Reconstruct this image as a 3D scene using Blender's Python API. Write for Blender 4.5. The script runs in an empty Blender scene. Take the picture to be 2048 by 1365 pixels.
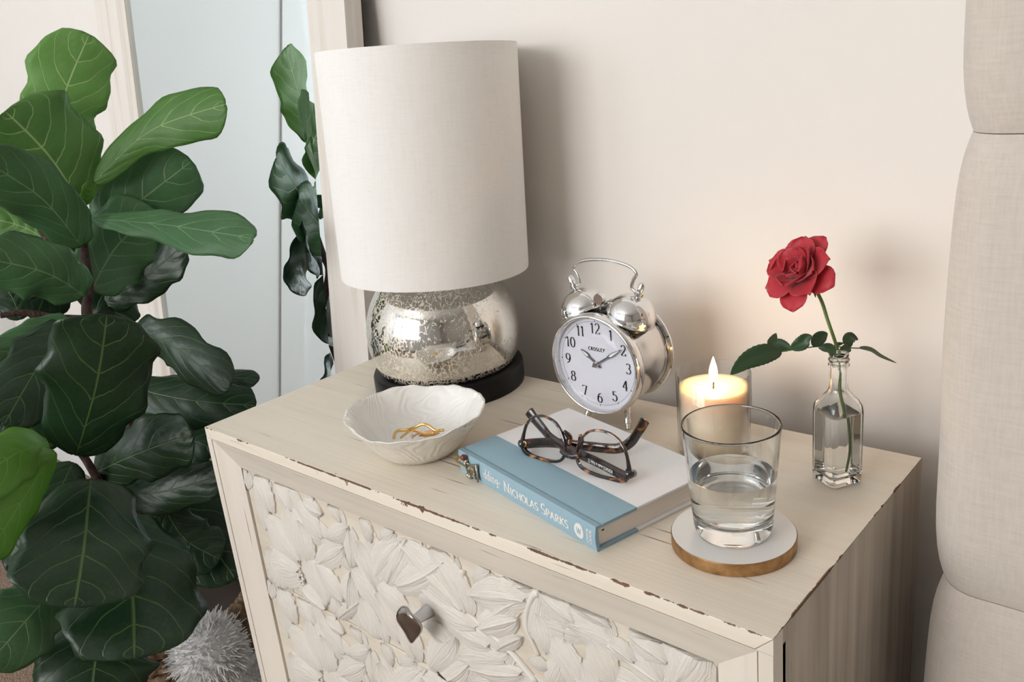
import bpy, math, random
from mathutils import Vector, Matrix
R = math.radians
C = bpy.context.scene.collection
scene = bpy.context.scene

# ------------------------------------------------------------------ camera
W, D, H = 0.766, 0.3294, 0.66            # night stand: width, depth, height of its top
WALL_Y = 0.075                           # face of the wall behind it
CAM = Vector((0.9928, -0.8132, 1.0657))
FPX = 1729.85                            # focal length in pixels of a 2048 px wide frame
CR = Matrix(((0.7529, -0.1319, 0.6448), (0.6507, 0.2957, -0.6993), (-0.0984, 0.9461, 0.3085)))
CR = CR.to_quaternion().normalized().to_matrix()
cd = bpy.data.cameras.new('camera')
cam = bpy.data.objects.new('camera', cd); C.objects.link(cam)
cd.sensor_width = 36.0; cd.sensor_fit = 'HORIZONTAL'; cd.lens = FPX * 36.0 / 2048.0
cd.clip_start = 0.02
cam.matrix_world = Matrix.Translation(CAM) @ CR.to_4x4()
scene.camera = cam
def ray(u, v): return CR @ Vector(((u - 1024) / FPX, -(v - 682.5) / FPX, -1.0))
def at(u, v, d): return CAM + ray(u, v) * d                 # point at distance d in front of the camera
def on(u, v, **k):                                          # point on the plane x=, y= or z=
    r = ray(u, v); (ax, val), = k.items(); i = 'xyz'.index(ax)
    return CAM + r * ((val - CAM[i]) / r[i])

# ------------------------------------------------------------------ world, daylight, exposure
w = bpy.data.worlds.new('world'); scene.world = w; w.use_nodes = True
w.node_tree.nodes['Background'].inputs[0].default_value = (0.75, 0.86, 1.0, 1)
w.node_tree.nodes['Background'].inputs[1].default_value = 1.0
def area(name, loc, rot, sx, sy, power, col):
    l = bpy.data.lights.new(name, 'AREA'); l.shape = 'RECTANGLE'; l.size = sx; l.size_y = sy
    l.energy = power; l.color = col
    o = bpy.data.objects.new(name, l); C.objects.link(o); o.location = loc; o.rotation_euler = rot
    return o
# daylight entering through the two windows of the room
area('window_daylight', (0.0, -3.36, 1.66), (R(90), 0, 0), 1.46, 1.54, 72, (1.0, 0.975, 0.945))
area('window_daylight.001', (-1.35, -3.36, 1.66), (R(90), 0, 0), 0.86, 1.54, 21, (0.86, 0.935, 1.0))
scene.view_settings.view_transform = 'Standard'
scene.view_settings.look = 'None'
scene.view_settings.exposure = 0.0
scene.view_settings.gamma = 1.0
scene.view_settings.use_curve_mapping = False
cy = scene.cycles
cy.use_denoising = True
cy.max_bounces = 13; cy.diffuse_bounces = 4; cy.glossy_bounces = 5
cy.transmission_bounces = 13; cy.transparent_max_bounces = 12
cy.use_adaptive_sampling = True; cy.adaptive_threshold = 0.10; cy.adaptive_min_samples = 16
cy.sample_clamp_indirect = 6.0; cy.blur_glossy = 0.6

# ------------------------------------------------------------------ mesh helpers
def mesh_obj(name, geo, mat, parent=None, smooth=True, angle=None):
    vs, fs = geo[0], geo[1]
    me = bpy.data.meshes.new(name); me.from_pydata([tuple(v) for v in vs], [], fs); me.update()
    if len(geo) > 2 and geo[2] is not None:
        uvl = me.uv_layers.new(name='UVMap')
        for lp in me.loops: uvl.data[lp.index].uv = geo[2][lp.vertex_index]
    mats = mat if isinstance(mat, (list, tuple)) else [mat]
    for m in mats: me.materials.append(m)
    if smooth:
        me.polygons.foreach_set('use_smooth', [True] * len(me.polygons))
        if angle: me.set_sharp_from_angle(angle=R(angle))
    o = bpy.data.objects.new(name, me); C.objects.link(o)
    if parent is not None: o.parent = parent
    return o
def tag(o, label, cat, group=None):
    o['label'] = label; o['category'] = cat
    if group: o['group'] = group
    return o
def struct(o, label=None):
    o['kind'] = 'structure'
    if label: o['label'] = label
    return o
def thing(name, label, cat, loc=(0, 0, 0), rotz=0.0, group=None):
    o = bpy.data.objects.new(name, None); C.objects.link(o)
    o.empty_display_size = 0.02
    o.location = loc; o.rotation_euler = (0, 0, rotz)
    return tag(o, label, cat, group)
def part_label(o, s): o['label'] = s; return o
def bevel(o, wd, seg=2, lim=40):
    m = o.modifiers.new('bevel', 'BEVEL'); m.width = wd; m.segments = seg; m.limit_method = 'ANGLE'; m.angle_limit = R(lim)
    m.harden_normals = False
    return o
def subsurf(o, n=1):
    m = o.modifiers.new('subdivision', 'SUBSURF'); m.levels = n; m.render_levels = n
    return o
def joined(*gs):
    vs, fs, uv = [], [], []
    for g in gs:
        k = len(vs); vs += list(g[0]); fs += [tuple(i + k for i in f) for f in g[1]]
        uv += list(g[2]) if len(g) > 2 and g[2] is not None else [(0, 0)] * len(g[0])
    return vs, fs, uv
def moved(g, v): v = Vector(v); return ([Vector(p) + v for p in g[0]],) + tuple(g[1:])
def xf(g, M): return ([M @ Vector(p) for p in g[0]],) + tuple(g[1:])
def box(x0, x1, y0, y1, z0, z1):
    vs = [Vector((x, y, z)) for z in (z0, z1) for y in (y0, y1) for x in (x0, x1)]
    return vs, [(0, 2, 3, 1), (4, 5, 7, 6), (0, 1, 5, 4), (2, 6, 7, 3), (0, 4, 6, 2), (1, 3, 7, 5)]
def prism(poly, y0, y1, axis='y'):
    """polygon in two axes extruded along the third"""
    n = len(poly)
    def mk(a, b, t):
        return {'y': Vector((a, t, b)), 'z': Vector((a, b, t)), 'x': Vector((t, a, b))}[axis]
    vs = [mk(a, b, y0) for a, b in poly] + [mk(a, b, y1) for a, b in poly]
    fs = [tuple(range(n)), tuple(range(2 * n - 1, n - 1, -1))] + [(i, i + n, (i + 1) % n + n, (i + 1) % n) for i in range(n)]
    return vs, fs
def lathe(prof, n=64, axis='z', close=False):
    """prof: list of (radius, height); radius 0 closes the end"""
    vs, fs, rings = [], [], []
    for r, h in prof:
        if r < 1e-6: rings.append([len(vs)]); vs.append(Vector((0, 0, h)))
        else:
            rings.append(list(range(len(vs), len(vs) + n)))
            vs += [Vector((r * math.cos(2 * math.pi * i / n), r * math.sin(2 * math.pi * i / n), h)) for i in range(n)]
    prs = list(zip(rings[:-1], rings[1:]))
    if close: prs.append((rings[-1], rings[0]))
    for a, b in prs:
        for i in range(n):
            j = (i + 1) % n
            if len(a) == 1 and len(b) == 1: continue
            if len(a) == 1: fs.append((a[0], b[j], b[i]))
            elif len(b) == 1: fs.append((a[i], a[j], b[0]))
            else: fs.append((a[i], a[j], b[j], b[i]))
    if axis == 'y': vs = [Vector((v.x, -v.z, v.y)) for v in vs]       # height h runs towards -y
    return vs, fs
def tube(pts, rad, n=10, closed=False, caps=True, flat=None, up=None):
    pts = [Vector(p) for p in pts]; m = len(pts)
    rr = rad if isinstance(rad, (list, tuple)) else [rad] * m
    vs, fs = [], []
    prev = None
    for i, p in enumerate(pts):
        a = pts[(i - 1) % m] if (closed or i > 0) else p
        b = pts[(i + 1) % m] if (closed or i < m - 1) else p
        t = (b - a).normalized()
        if up is not None: u = Vector(up)
        elif prev is None: u = Vector((0, 0, 1)) if abs(t.z) < 0.9 else Vector((1, 0, 0))
        else: u = prev
        u = (u - t * u.dot(t)).normalized(); prev = u; s = t.cross(u)
        f = flat if flat else 1.0
        for k in range(n):
            an = 2 * math.pi * k / n
            vs.append(p + u * (math.cos(an) * rr[i]) + s * (math.sin(an) * rr[i] * f))
    rng = m if closed else m - 1
    for i in range(rng):
        j = (i + 1) % m
        for k in range(n):
            l = (k + 1) % n
            fs.append((i * n + k, i * n + l, j * n + l, j * n + k))
    if caps and not closed:
        fs.append(tuple(range(n - 1, -1, -1))); fs.append(tuple(range((m - 1) * n, m * n)))
    return vs, fs
def spline(pts, k=8, closed=False):
    pts = [Vector(p) for p in pts]; n = len(pts); out = []
    rng = n if closed else n - 1
    for i in range(rng):
        if closed: p0, p1, p2, p3 = pts[(i - 1) % n], pts[i], pts[(i + 1) % n], pts[(i + 2) % n]
        else: p0, p1, p2, p3 = pts[max(i - 1, 0)], pts[i], pts[i + 1], pts[min(i + 2, n - 1)]
        for j in range(k):
            t = j / k
            out.append(0.5 * ((2 * p1) + (p2 - p0) * t + (2 * p0 - 5 * p1 + 4 * p2 - p3) * t * t + (3 * p1 - p0 - 3 * p2 + p3) * t ** 3))
    if not closed: out.append(pts[-1])
    return out
def curve1(tab, s):
    for (a, x), (b, y) in zip(tab[:-1], tab[1:]):
        if s <= b:
            t = (s - a) / (b - a); t = t * t * (3 - 2 * t) if False else t
            return x + (y - x) * t
    return tab[-1][1]
def sphere(r, c=(0, 0, 0), n=20, m=12, sx=1, sy=1, sz=1):
    g = lathe([(r * math.sin(math.pi * i / m) if 0 < i < m else 0, -r * math.cos(math.pi * i / m)) for i in range(m + 1)], n)
    return [Vector((v.x * sx + c[0], v.y * sy + c[1], v.z * sz + c[2])) for v in g[0]], g[1]

# ------------------------------------------------------------------ materials
def nodes_of(name):
    m = bpy.data.materials.new(name); m.use_nodes = True
    nt = m.node_tree; return m, nt, nt.nodes['Principled BSDF']
def pm(name, col, rough=0.5, **k):
    m, nt, b = nodes_of(name)
    b.inputs['Base Color'].default_value = (*col, 1); b.inputs['Roughness'].default_value = rough
    for key, v in k.items(): b.inputs[key.replace('_', ' ')].default_value = v
    return m
class N:
    """small wrapper to write node graphs in a line each"""
    def __init__(s, nt): s.nt = nt
    def new(s, t, **k):
        n = s.nt.nodes.new(t)
        for a, v in k.items(): setattr(n, a, v)
        return n
    def link(s, a, b): s.nt.links.new(a, b)
    def coord(s, kind='Object'): return s.new('ShaderNodeTexCoord').outputs[kind]
    def mapping(s, vec, scale=(1, 1, 1), loc=(0, 0, 0), rot=(0, 0, 0)):
        n = s.new('ShaderNodeMapping'); s.link(vec, n.inputs[0])
        n.inputs['Scale'].default_value = scale; n.inputs['Location'].default_value = loc; n.inputs['Rotation'].default_value = rot
        return n.outputs[0]
    def noise(s, vec, scale, detail=3, rough=0.5, dist=0.0, out='Fac'):
        n = s.new('ShaderNodeTexNoise'); s.link(vec, n.inputs['Vector'])
        n.inputs['Scale'].default_value = scale; n.inputs['Detail'].default_value = detail
        n.inputs['Roughness'].default_value = rough; n.inputs['Distortion'].default_value = dist
        return n.outputs[out]
    def voro(s, vec, scale, feature='F1', out='Distance', rnd=1.0):
        n = s.new('ShaderNodeTexVoronoi', feature=feature); s.link(vec, n.inputs['Vector'])
        n.inputs['Scale'].default_value = scale; n.inputs['Randomness'].default_value = rnd
        return n.outputs[out]
    def wave(s, vec, scale, dist=0, detail=2, dscale=1.0, kind='BANDS', axis='X'):
        n = s.new('ShaderNodeTexWave', wave_type=kind); s.link(vec, n.inputs['Vector'])
        if kind == 'BANDS': n.bands_direction = axis
        n.inputs['Scale'].default_value = scale; n.inputs['Distortion'].default_value = dist
        n.inputs['Detail'].default_value = detail; n.inputs['Detail Scale'].default_value = dscale
        return n.outputs['Fac']
    def ramp(s, fac, *stops, interp='LINEAR'):
        n = s.new('ShaderNodeValToRGB'); s.link(fac, n.inputs[0]); cr = n.color_ramp; cr.interpolation = interp
        while len(cr.elements) < len(stops): cr.elements.new(0.5)
        for e, (p, c) in zip(cr.elements, stops):
            e.position = p; e.color = (*c, 1) if isinstance(c, tuple) else (c, c, c, 1)
        return n.outputs[0]
    def mix(s, f, a, b, mode='MIX'):
        n = s.new('ShaderNodeMix', data_type='RGBA', blend_type=mode)
        for v, i in ((f, n.inputs[0]), (a, n.inputs[6]), (b, n.inputs[7])):
            if isinstance(v, tuple): i.default_value = (*v, 1)
            elif isinstance(v, (int, float)): i.default_value = v
            else: s.link(v, i)
        return n.outputs[2]
    def math(s, op, a, b=0.0, clamp=False):
        n = s.new('ShaderNodeMath', operation=op, use_clamp=clamp)
        for v, i in ((a, n.inputs[0]), (b, n.inputs[1])):
            if isinstance(v, (int, float)): i.default_value = v
            else: s.link(v, i)
        return n.outputs[0]
    def xyz(s, vec):
        n = s.new('ShaderNodeSeparateXYZ'); s.link(vec, n.inputs[0]); return n.outputs
    def bump(s, h, strength=0.3, dist=0.001):
        n = s.new('ShaderNodeBump'); s.link(h, n.inputs['Height'])
        n.inputs['Strength'].default_value = strength; n.inputs['Distance'].default_value = dist
        return n.outputs[0]

def wall_mat(name, col, bump=0.12):
    m, nt, b = nodes_of(name); n = N(nt); co = n.coord()
    b.inputs['Roughness'].default_value = 0.85
    n.link(n.mix(n.noise(co, 1.5, 2), tuple(c * 0.985 for c in col), col), b.inputs['Base Color'])
    n.link(n.bump(n.noise(co, 190, 4, 0.6), bump, 0.0012), b.inputs['Normal'])
    return m
M_wall = wall_mat('painted_wall', (0.79, 0.752, 0.71))
M_wall2 = wall_mat('pale_wall', (0.86, 0.87, 0.87))
M_ceiling = wall_mat('ceiling_paint', (0.85, 0.85, 0.84), 0.05)
M_trim = pm('white_trim', (0.87, 0.88, 0.88), 0.35)
def carpet_mat():
    m, nt, b = nodes_of('carpet'); n = N(nt); co = n.coord()
    b.inputs['Roughness'].default_value = 1.0
    f = n.noise(co, 330, 3, 0.7); v = n.voro(co, 260)
    n.link(n.ramp(f, (0.3, (0.10, 0.055, 0.035)), (0.52, (0.36, 0.25, 0.18)), (0.75, (0.55, 0.43, 0.34))), b.inputs['Base Color'])
    n.link(n.bump(n.math('ADD', f, v), 1.0, 0.006), b.inputs['Normal'])
    return m
M_carpet = carpet_mat()

def paint(name, grain, base=(0.80, 0.725, 0.615), alt=(0.745, 0.66, 0.545), wear=(), streak=0.70, dark=(0.16, 0.10, 0.07), rough=0.5):
    """distressed cream paint; grain 'x' / 'z' runs the brush strokes; wear = worn arrises ('front', 'right')"""
    m, nt, b = nodes_of(name); n = N(nt); co = n.coord(); X = n.xyz(co)
    b.inputs['Roughness'].default_value = rough
    sc = {'x': (2.5, 60, 60), 'z': (60, 60, 2.0), 'y': (60, 2.5, 60)}[grain]
    sc2 = tuple(s * (4.6 if s > 10 else 2.6) for s in sc)
    cl = n.mix(n.ramp(n.noise(n.mapping(co, sc), 1.0, 4, 0.6), (0.38, 0), (0.66, 1)), base, alt)
    cl = n.mix(n.ramp(n.noise(co, 5.0, 2), (0.45, 0), (0.75, 0.45)), cl, (0.84, 0.775, 0.66))
    st = n.noise(n.mapping(co, sc2), 1.0, 3, 0.55)
    cluster = n.noise(n.mapping(co, (3.1, 3.3, 3.7), loc=(3, 1, 2)), 2.2, 2)
    sm = n.ramp(n.math('ADD', st, n.math('MULTIPLY', n.math('SUBTRACT', cluster, 0.5), 0.32)), (streak, 0), (streak + 0.05, 0.9))
    cl = n.mix(sm, cl, dark)
    sk = n.ramp(n.noise(n.mapping(co, tuple(s * 0.7 for s in sc), loc=(7, 3, 5)), 1.0, 3, 0.6), (0.60, 0), (0.78, 0.38))
    cl = n.mix(sk, cl, (0.50, 0.44, 0.39))
    wn = n.noise(co, 75, 4, 0.65)
    big = n.noise(n.mapping(co, loc=(2, 5, 1)), 9, 3)
    for e in wear:
        d2 = {'front': n.math('ADD', X[1], D), 'right': n.math('SUBTRACT', W, X[0]), 'left': X[0]}[e]
        d1 = n.math('SUBTRACT', H, X[2])
        d = n.math('ADD', n.math('MAXIMUM', d1, 0.0), n.math('MAXIMUM', d2, 0.0))
        # a thin worn line, broken along its length, with a few deeper chips
        thin = n.math('ADD', n.math('MULTIPLY', n.math('SUBTRACT', big, 0.44), 0.012), n.math('MULTIPLY', n.math('SUBTRACT', wn, 0.5), 0.008))
        thin = n.math('MINIMUM', thin, 0.0017)
        chip = n.math('MINIMUM', n.math('MULTIPLY', n.math('SUBTRACT', n.math('ADD', n.math('MULTIPLY', wn, 0.7), n.math('MULTIPLY', big, 0.5)), 0.70 if e == 'front' else 0.74), 0.09), 0.0065)
        amt = n.math('MAXIMUM', thin, chip)
        if e == 'front': amt = n.math('ADD', amt, n.math('MULTIPLY', n.math('SUBTRACT', X[0], 0.5), 0.0012))
        mk = n.math('GREATER_THAN', n.math('SUBTRACT', amt, n.math('MULTIPLY', d, 1.0)), 0.0)
        cl = n.mix(mk, cl, n.mix(n.noise(co, 160, 3), (0.05, 0.022, 0.015), (0.23, 0.11, 0.06)))
    n.link(cl, b.inputs['Base Color'])
    n.link(n.bump(n.math('SUBTRACT', n.noise(n.mapping(co, sc2), 1.0, 4, 0.6), n.math('MULTIPLY', sm, 0.6)), 0.25, 0.0008), b.inputs['Normal'])
    return m
M_top = paint('cream_paint_top', 'x', wear=('front', 'right'))
M_rail = paint('cream_paint_rail', 'x', base=(0.70, 0.635, 0.55), alt=(0.61, 0.55, 0.47), wear=('front',), streak=0.695)
M_stile = paint('cream_paint_stile', 'z', base=(0.76, 0.69, 0.615), alt=(0.71, 0.64, 0.56), streak=0.71)
M_side_shaded = paint('cream_paint_side_shaded', 'z', base=(0.50, 0.43, 0.35), alt=(0.29, 0.24, 0.19), wear=('right',), streak=0.70)  # brown-streaked paint, base and alt darkened to hold the side's shade
M_board = paint('antiqued_board', 'x', base=(0.68, 0.61, 0.52), alt=(0.61, 0.53, 0.43), streak=0.72)
def carved_mat():
    m, nt, b = nodes_of('carved_white_paint'); n = N(nt); co = n.coord('UV')
    ob = n.coord()
    b.inputs['Roughness'].default_value = 0.55
    X = n.xyz(co)
    f = n.noise(n.mapping(co, (19, 1.6, 1)), 1.0, 3, 0.6, 0.2)
    n.link(n.mix(n.ramp(n.noise(ob, 40, 3), (0.4, 0), (0.75, 1)), (0.745, 0.70, 0.64), (0.715, 0.655, 0.58)), b.inputs['Base Color'])
    n.link(n.bump(f, 0.7, 0.0030), b.inputs['Normal'])
    return m
M_carved = carved_mat()
def metal(name, col, rough): return pm(name, col, rough, Metallic=1.0)
M_chrome = metal('chrome', (0.80, 0.80, 0.80), 0.025)
M_chrome_soft = metal('brushed_chrome', (0.66, 0.65, 0.64), 0.13)
M_nickel = metal('polished_nickel', (0.40, 0.37, 0.35), 0.12)
M_steel = metal('steel_stem', (0.55, 0.56, 0.58), 0.3)
M_gold = metal('gold', (0.85, 0.56, 0.19), 0.16)
M_rosegold = metal('rose_gold', (0.80, 0.50, 0.34), 0.22)
M_black = pm('black_lacquer', (0.005, 0.005, 0.006), 0.38, Specular_IOR_Level=0.25)
M_blackplastic = pm('black_plastic', (0.012, 0.011, 0.011), 0.3)
M_ink = pm('black_ink', (0.012, 0.012, 0.014), 0.6)
M_greyink = pm('grey_ink', (0.10, 0.11, 0.13), 0.5)
def thin_glass(name, tint=(0.97, 0.985, 0.98), amount=0.16):
    m = bpy.data.materials.new(name); m.use_nodes = True; nt = m.node_tree; nt.nodes.clear(); n = N(nt)
    o = n.new('ShaderNodeOutputMaterial'); t = n.new('ShaderNodeBsdfTransparent'); g = n.new('ShaderNodeBsdfGlossy'); mx = n.new('ShaderNodeMixShader')
    t.inputs[0].default_value = (*tint, 1); g.inputs['Roughness'].default_value = 0.02
    f = n.new('ShaderNodeLayerWeight'); f.inputs[0].default_value = 0.5
    fr = n.math('ADD', n.math('MULTIPLY', n.math('POWER', f.outputs['Facing'], 4.5), 0.85), 0.035)
    n.link(n.math('MULTIPLY', fr, amount / 0.16), mx.inputs[0]); n.link(t.outputs[0], mx.inputs[1]); n.link(g.outputs[0], mx.inputs[2]); n.link(mx.outputs[0], o.inputs[0])
    return m
M_thin = thin_glass('thin_glass')
M_lens = thin_glass('spectacle_lens', (0.97, 0.98, 0.98), 0.08)
M_pane = thin_glass('window_pane', (0.99, 0.99, 0.99))
M_glass = pm('clear_glass', (0.985, 0.995, 0.99), 0.0, Transmission_Weight=1.0, IOR=1.48)
M_water = pm('water', (0.99, 1.0, 1.0), 0.0, Transmission_Weight=1.0, IOR=1.333)
def mirror_mat():
    m, nt, b = nodes_of('mirror_silver')
    b.inputs['Base Color'].default_value = (0.86, 0.945, 0.97, 1); b.inputs['Metallic'].default_value = 1; b.inputs['Roughness'].default_value = 0.0
    return m
M_mirror = mirror_mat()
def whitewash_mat():
    m, nt, b = nodes_of('whitewashed_wood'); n = N(nt); co = n.coord()
    b.inputs['Roughness'].default_value = 0.55
    f = n.noise(n.mapping(co, (38, 38, 1.6)), 1.0, 4, 0.6, 0.4)
    n.link(n.ramp(f, (0.3, (0.72, 0.66, 0.605)), (0.52, (0.74, 0.69, 0.64)), (0.72, (0.62, 0.54, 0.46))), b.inputs['Base Color'])
    n.link(n.bump(f, 0.15, 0.001), b.inputs['Normal'])
    return m
M_wash = whitewash_mat()
M_darkback = pm('dark_backing', (0.035, 0.022, 0.015), 0.7)

# ================================================================== the room
XL, XR, YF, ZC = -1.9, 3.0, -3.3, 2.6
def slab_with_hole(x0, x1, z0, z1, hx0, hx1, hz0, hz1, t0, t1, axis):
    bs = [(x0, hx0, z0, z1), (hx1, x1, z0, z1), (hx0, hx1, z0, hz0), (hx0, hx1, hz1, z1)]
    gs = []
    for a, b_, c_, d_ in bs:
        gs.append(box(a, b_, t0, t1, c_, d_) if axis == 'y' else box(t0, t1, a, b_, c_, d_))
    return joined(*gs)
struct(mesh_obj('floor', box(XL, XR, YF, WALL_Y, -0.1, 0), M_carpet, smooth=False), 'tan speckled carpet floor')
struct(mesh_obj('ceiling', box(XL, XR, YF, WALL_Y, ZC, ZC + 0.1), M_ceiling, smooth=False))
struct(mesh_obj('wall_back', box(XL - 0.15, XR + 0.15, WALL_Y, WALL_Y + 0.15, -0.1, ZC + 0.1), M_wall, smooth=False), 'warm off-white painted wall behind the night stand')
struct(mesh_obj('wall_front', joined(slab_with_hole(XL - 0.15, -0.84, -0.1, ZC + 0.1, -1.80, -0.90, 0.86, 2.46, YF - 0.15, YF, 'y'),
       slab_with_hole(-0.84, XR + 0.15, -0.1, ZC + 0.1, -0.76, 0.76, 0.86, 2.46, YF - 0.15, YF, 'y')), M_wall2, smooth=False))
struct(mesh_obj('wall_left', box(XL - 0.15, XL, YF, WALL_Y, -0.1, ZC + 0.1), M_wall2, smooth=False), 'pale wall seen in the mirror')
struct(mesh_obj('wall_right', box(XR, XR + 0.15, YF, WALL_Y, -0.1, ZC + 0.1), wall_mat('taupe_wall', (0.42, 0.38, 0.34)), smooth=False))
struct(mesh_obj('baseboard_back', box(XL, XR, WALL_Y - 0.014, WALL_Y, 0, 0.10), M_trim, smooth=False))
struct(mesh_obj('baseboard_left', box(XL, XL + 0.014, YF, -1.23, 0, 0.10), M_trim, smooth=False))
def window(name, a0, a1, z0, z1, t, axis, s):
    """frame, centre bar and two panes in a wall opening; s = direction into the room"""
    def bx(p0, p1, q0, q1, d0, d1):
        lo, hi = min(t + s * d0, t + s * d1), max(t + s * d0, t + s * d1)
        return box(p0, p1, lo, hi, q0, q1) if axis == 'y' else box(lo, hi, p0, p1, q0, q1)
    fr = mesh_obj(name, joined(bx(a0 - .07, a0 + .03, z0 - .07, z1 + .07, -.02, .02), bx(a1 - .03, a1 + .07, z0 - .07, z1 + .07, -.02, .02),
                  bx(a0 + .03, a1 - .03, z0 - .07, z0 + .03, -.02, .02), bx(a0 + .03, a1 - .03, z1 - .03, z1 + .07, -.02, .02)), M_trim, smooth=False)
    struct(fr)
    mid = (a0 + a1) / 2
    mesh_obj('centre_bar', bx(mid - .02, mid + .02, z0 + .03, z1 - .03, -.015, .015), M_trim, fr, smooth=False)
    mesh_obj('pane', bx(a0 + .03, mid - .02, z0 + .03, z1 - .03, -.003, 0.0), M_pane, fr, smooth=False)
    mesh_obj('pane', bx(mid + .02, a1 - .03, z0 + .03, z1 - .03, -.003, 0.0), M_pane, fr, smooth=False)
window('window_1', -0.76, 0.76, 0.86, 2.46, YF, 'y', 1)
window('window_2', -1.80, -0.90, 0.86, 2.46, YF, 'y', 1)
# white door on the left wall, whose casing shows in the mirror
dr = struct(mesh_obj('door_1', box(XL, XL + 0.022, -1.109, -0.191, 0.0, 2.257), M_trim, smooth=False))
struct(mesh_obj('trim_1', joined(box(XL, XL + 0.03, -1.22, -1.112, 0, 2.36), box(XL, XL + 0.03, -0.188, -0.08, 0, 2.36), box(XL, XL + 0.03, -1.112, -0.188, 2.26, 2.36)), M_trim, smooth=False))

# ================================================================== night stand
ns = thing('nightstand', 'cream distressed wooden night stand with carved floral drawer fronts', 'nightstand')
bevel(mesh_obj('top', prism([(0, H), (W, H), (W - 0.0139, H - 0.0139), (0.0139, H - 0.0139)], -D, 0), M_top, ns, smooth=False), 0.0007, 2, 60)
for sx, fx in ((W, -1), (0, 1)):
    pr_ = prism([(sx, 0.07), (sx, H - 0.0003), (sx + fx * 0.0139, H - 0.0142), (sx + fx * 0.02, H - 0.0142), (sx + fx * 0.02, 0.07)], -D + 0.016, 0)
    mesh_obj('side_panel', pr_, M_side_shaded, ns, smooth=False)
    mesh_obj('mitre_wedge', prism([(sx, H - 0.0142), (sx, H - 0.0003), (sx + fx * 0.0137, H - 0.0142)], -D + 0.0003, -D + 0.0159), M_stile, ns, smooth=False)
mesh_obj('back_panel', box(0.021, W - 0.021, -0.012, -0.001, 0.09, H - 0.015), M_side_shaded, ns, smooth=False)
FW, FR, ST = 0.050, 0.011, 0.0125          # frame width, recess of its inner edge, flat outer strip
ZB = 0.07
def frame_piece(name, kind, mat):
    """mitred picture-frame member: flat outer strip, a fine step, then a face sloping in towards the drawers"""
    prof = [(0.0, 0.0), (ST - .0012, 0.0), (ST - .0012, .0022), (ST, .0022), (ST, .0004), (FW, FR), (FW, 0.0205), (0.0, 0.0205)]
    vs, n = [], len(prof)
    z_t = H - 0.0143
    zf = lambda a: z_t - a * 0.05 if a < ST - 1e-6 else z_t - 0.0008 - (a - ST) * (H - FW - z_t + 0.0008) / (ST - FW)
    for end in (0, 1):
        for a, dpt in prof:
            if kind == 'top': p = (a if end == 0 else W - a, -D + dpt, zf(a))
            elif kind == 'bottom': p = (a if end == 0 else W - a, -D + dpt, ZB + a)
            elif kind == 'left': p = (a, -D + dpt, ZB + a if end == 0 else zf(a))
            else: p = (W - a, -D + dpt, ZB + a if end == 0 else zf(a))
            vs.append(Vector(p))
    fs = [tuple(range(n)), tuple(range(2 * n - 1, n - 1, -1))] + [(i, i + n, (i + 1) % n + n, (i + 1) % n) for i in range(n)]
    o = mesh_obj(name, (vs, fs), mat, ns, smooth=False)
    return o
frame_piece('top_rail', 'top', M_rail)
frame_piece('stile', 'left', M_stile); frame_piece('stile', 'right', M_stile)
frame_piece('bottom_rail', 'bottom', M_rail)
for lx in (0.004, W - 0.054):
    for ly in (-D + 0.02, -0.06):
        bevel(mesh_obj('leg', box(lx, lx + 0.05, ly, ly + 0.05, 0, 0.0695), M_stile, ns, smooth=False), 0.002)

# ---- drawers with carved leaves
X0, X1 = FW + 0.0015, W - FW - 0.0015
ZT = H - FW - 0.0012
DH = (ZT - (ZB + FW)) / 3.0
YB = -D + 0.0135                            # face of the drawer boards
def cleaf(length, width, h, ribs, tip=0.5, curl=0.0, serr=0.0, rng=random):
    """one carved leaf lying on the board: x along, y across, z up; ribbed, domed, with a cut edge all round"""
    nu, nv = 15, 11
    vs, fs, uv = [], [], []
    ph = rng.random() * 6
    for i in range(nu):
        s = i / (nu - 1)
        prof = math.sin(math.pi * min(1, (0.06 + 0.94 * s)) ** (0.75 + tip * 0.6)) ** 0.62 if s < 1 else 0.02
        if s == 0: prof = 0.22
        for j in range(nv):
            u = 2 * j / (nv - 1) - 1
            edge = 1 + serr * 0.5 * math.sin(s * 34 + ph) * abs(u) ** 4
            y = u * width * 0.5 * prof * edge + curl * length * (s * s)
            x = s * length - 0.10 * length * abs(u) ** 2 * (1 - s)
            dome = (1 - 0.62 * u * u) * (0.72 + 0.28 * math.sin(math.pi * min(1, s + 0.1)))
            rib = 0.10 * math.cos(u * math.pi * ribs) * (1 - abs(u)) + (0.16 * math.exp(-(u / 0.12) ** 2) if ribs > 2 else -0.14 * math.exp(-(u / 0.14) ** 2))
            z = h * (dome + rib) + h * 0.25 * s * abs(curl) * 3
            vs.append(Vector((x, y, max(z, h * 0.3)))); uv.append((u * 0.5 + 0.5, s))
    for i in range(nu - 1):
        for j in range(nv - 1):
            a = i * nv + j; fs.append((a, a + nv, a + nv + 1, a + 1))
    rim = [j for j in range(nv)] + [i * nv + nv - 1 for i in range(1, nu)] + [(nu - 1) * nv + j for j in range(nv - 2, -1, -1)] + [i * nv for i in range(nu - 2, 0, -1)]
    k = len(vs)
    for r_ in rim: vs.append(Vector((vs[r_].x, vs[r_].y, -0.0012))); uv.append(uv[r_])
    for q in range(len(rim)):
        q2 = (q + 1) % len(rim); fs.append((rim[q], rim[q2], k + q2, k + q))
    return vs, fs, uv
c2 = lambda x, y: on(x / 2.504 + 400, y / 2.504 + 820, y=YB - 0.004)
c3 = lambda x, y: on(x / 2.56 + 800, y / 2.56 + 1050, y=YB - 0.004)
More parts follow.
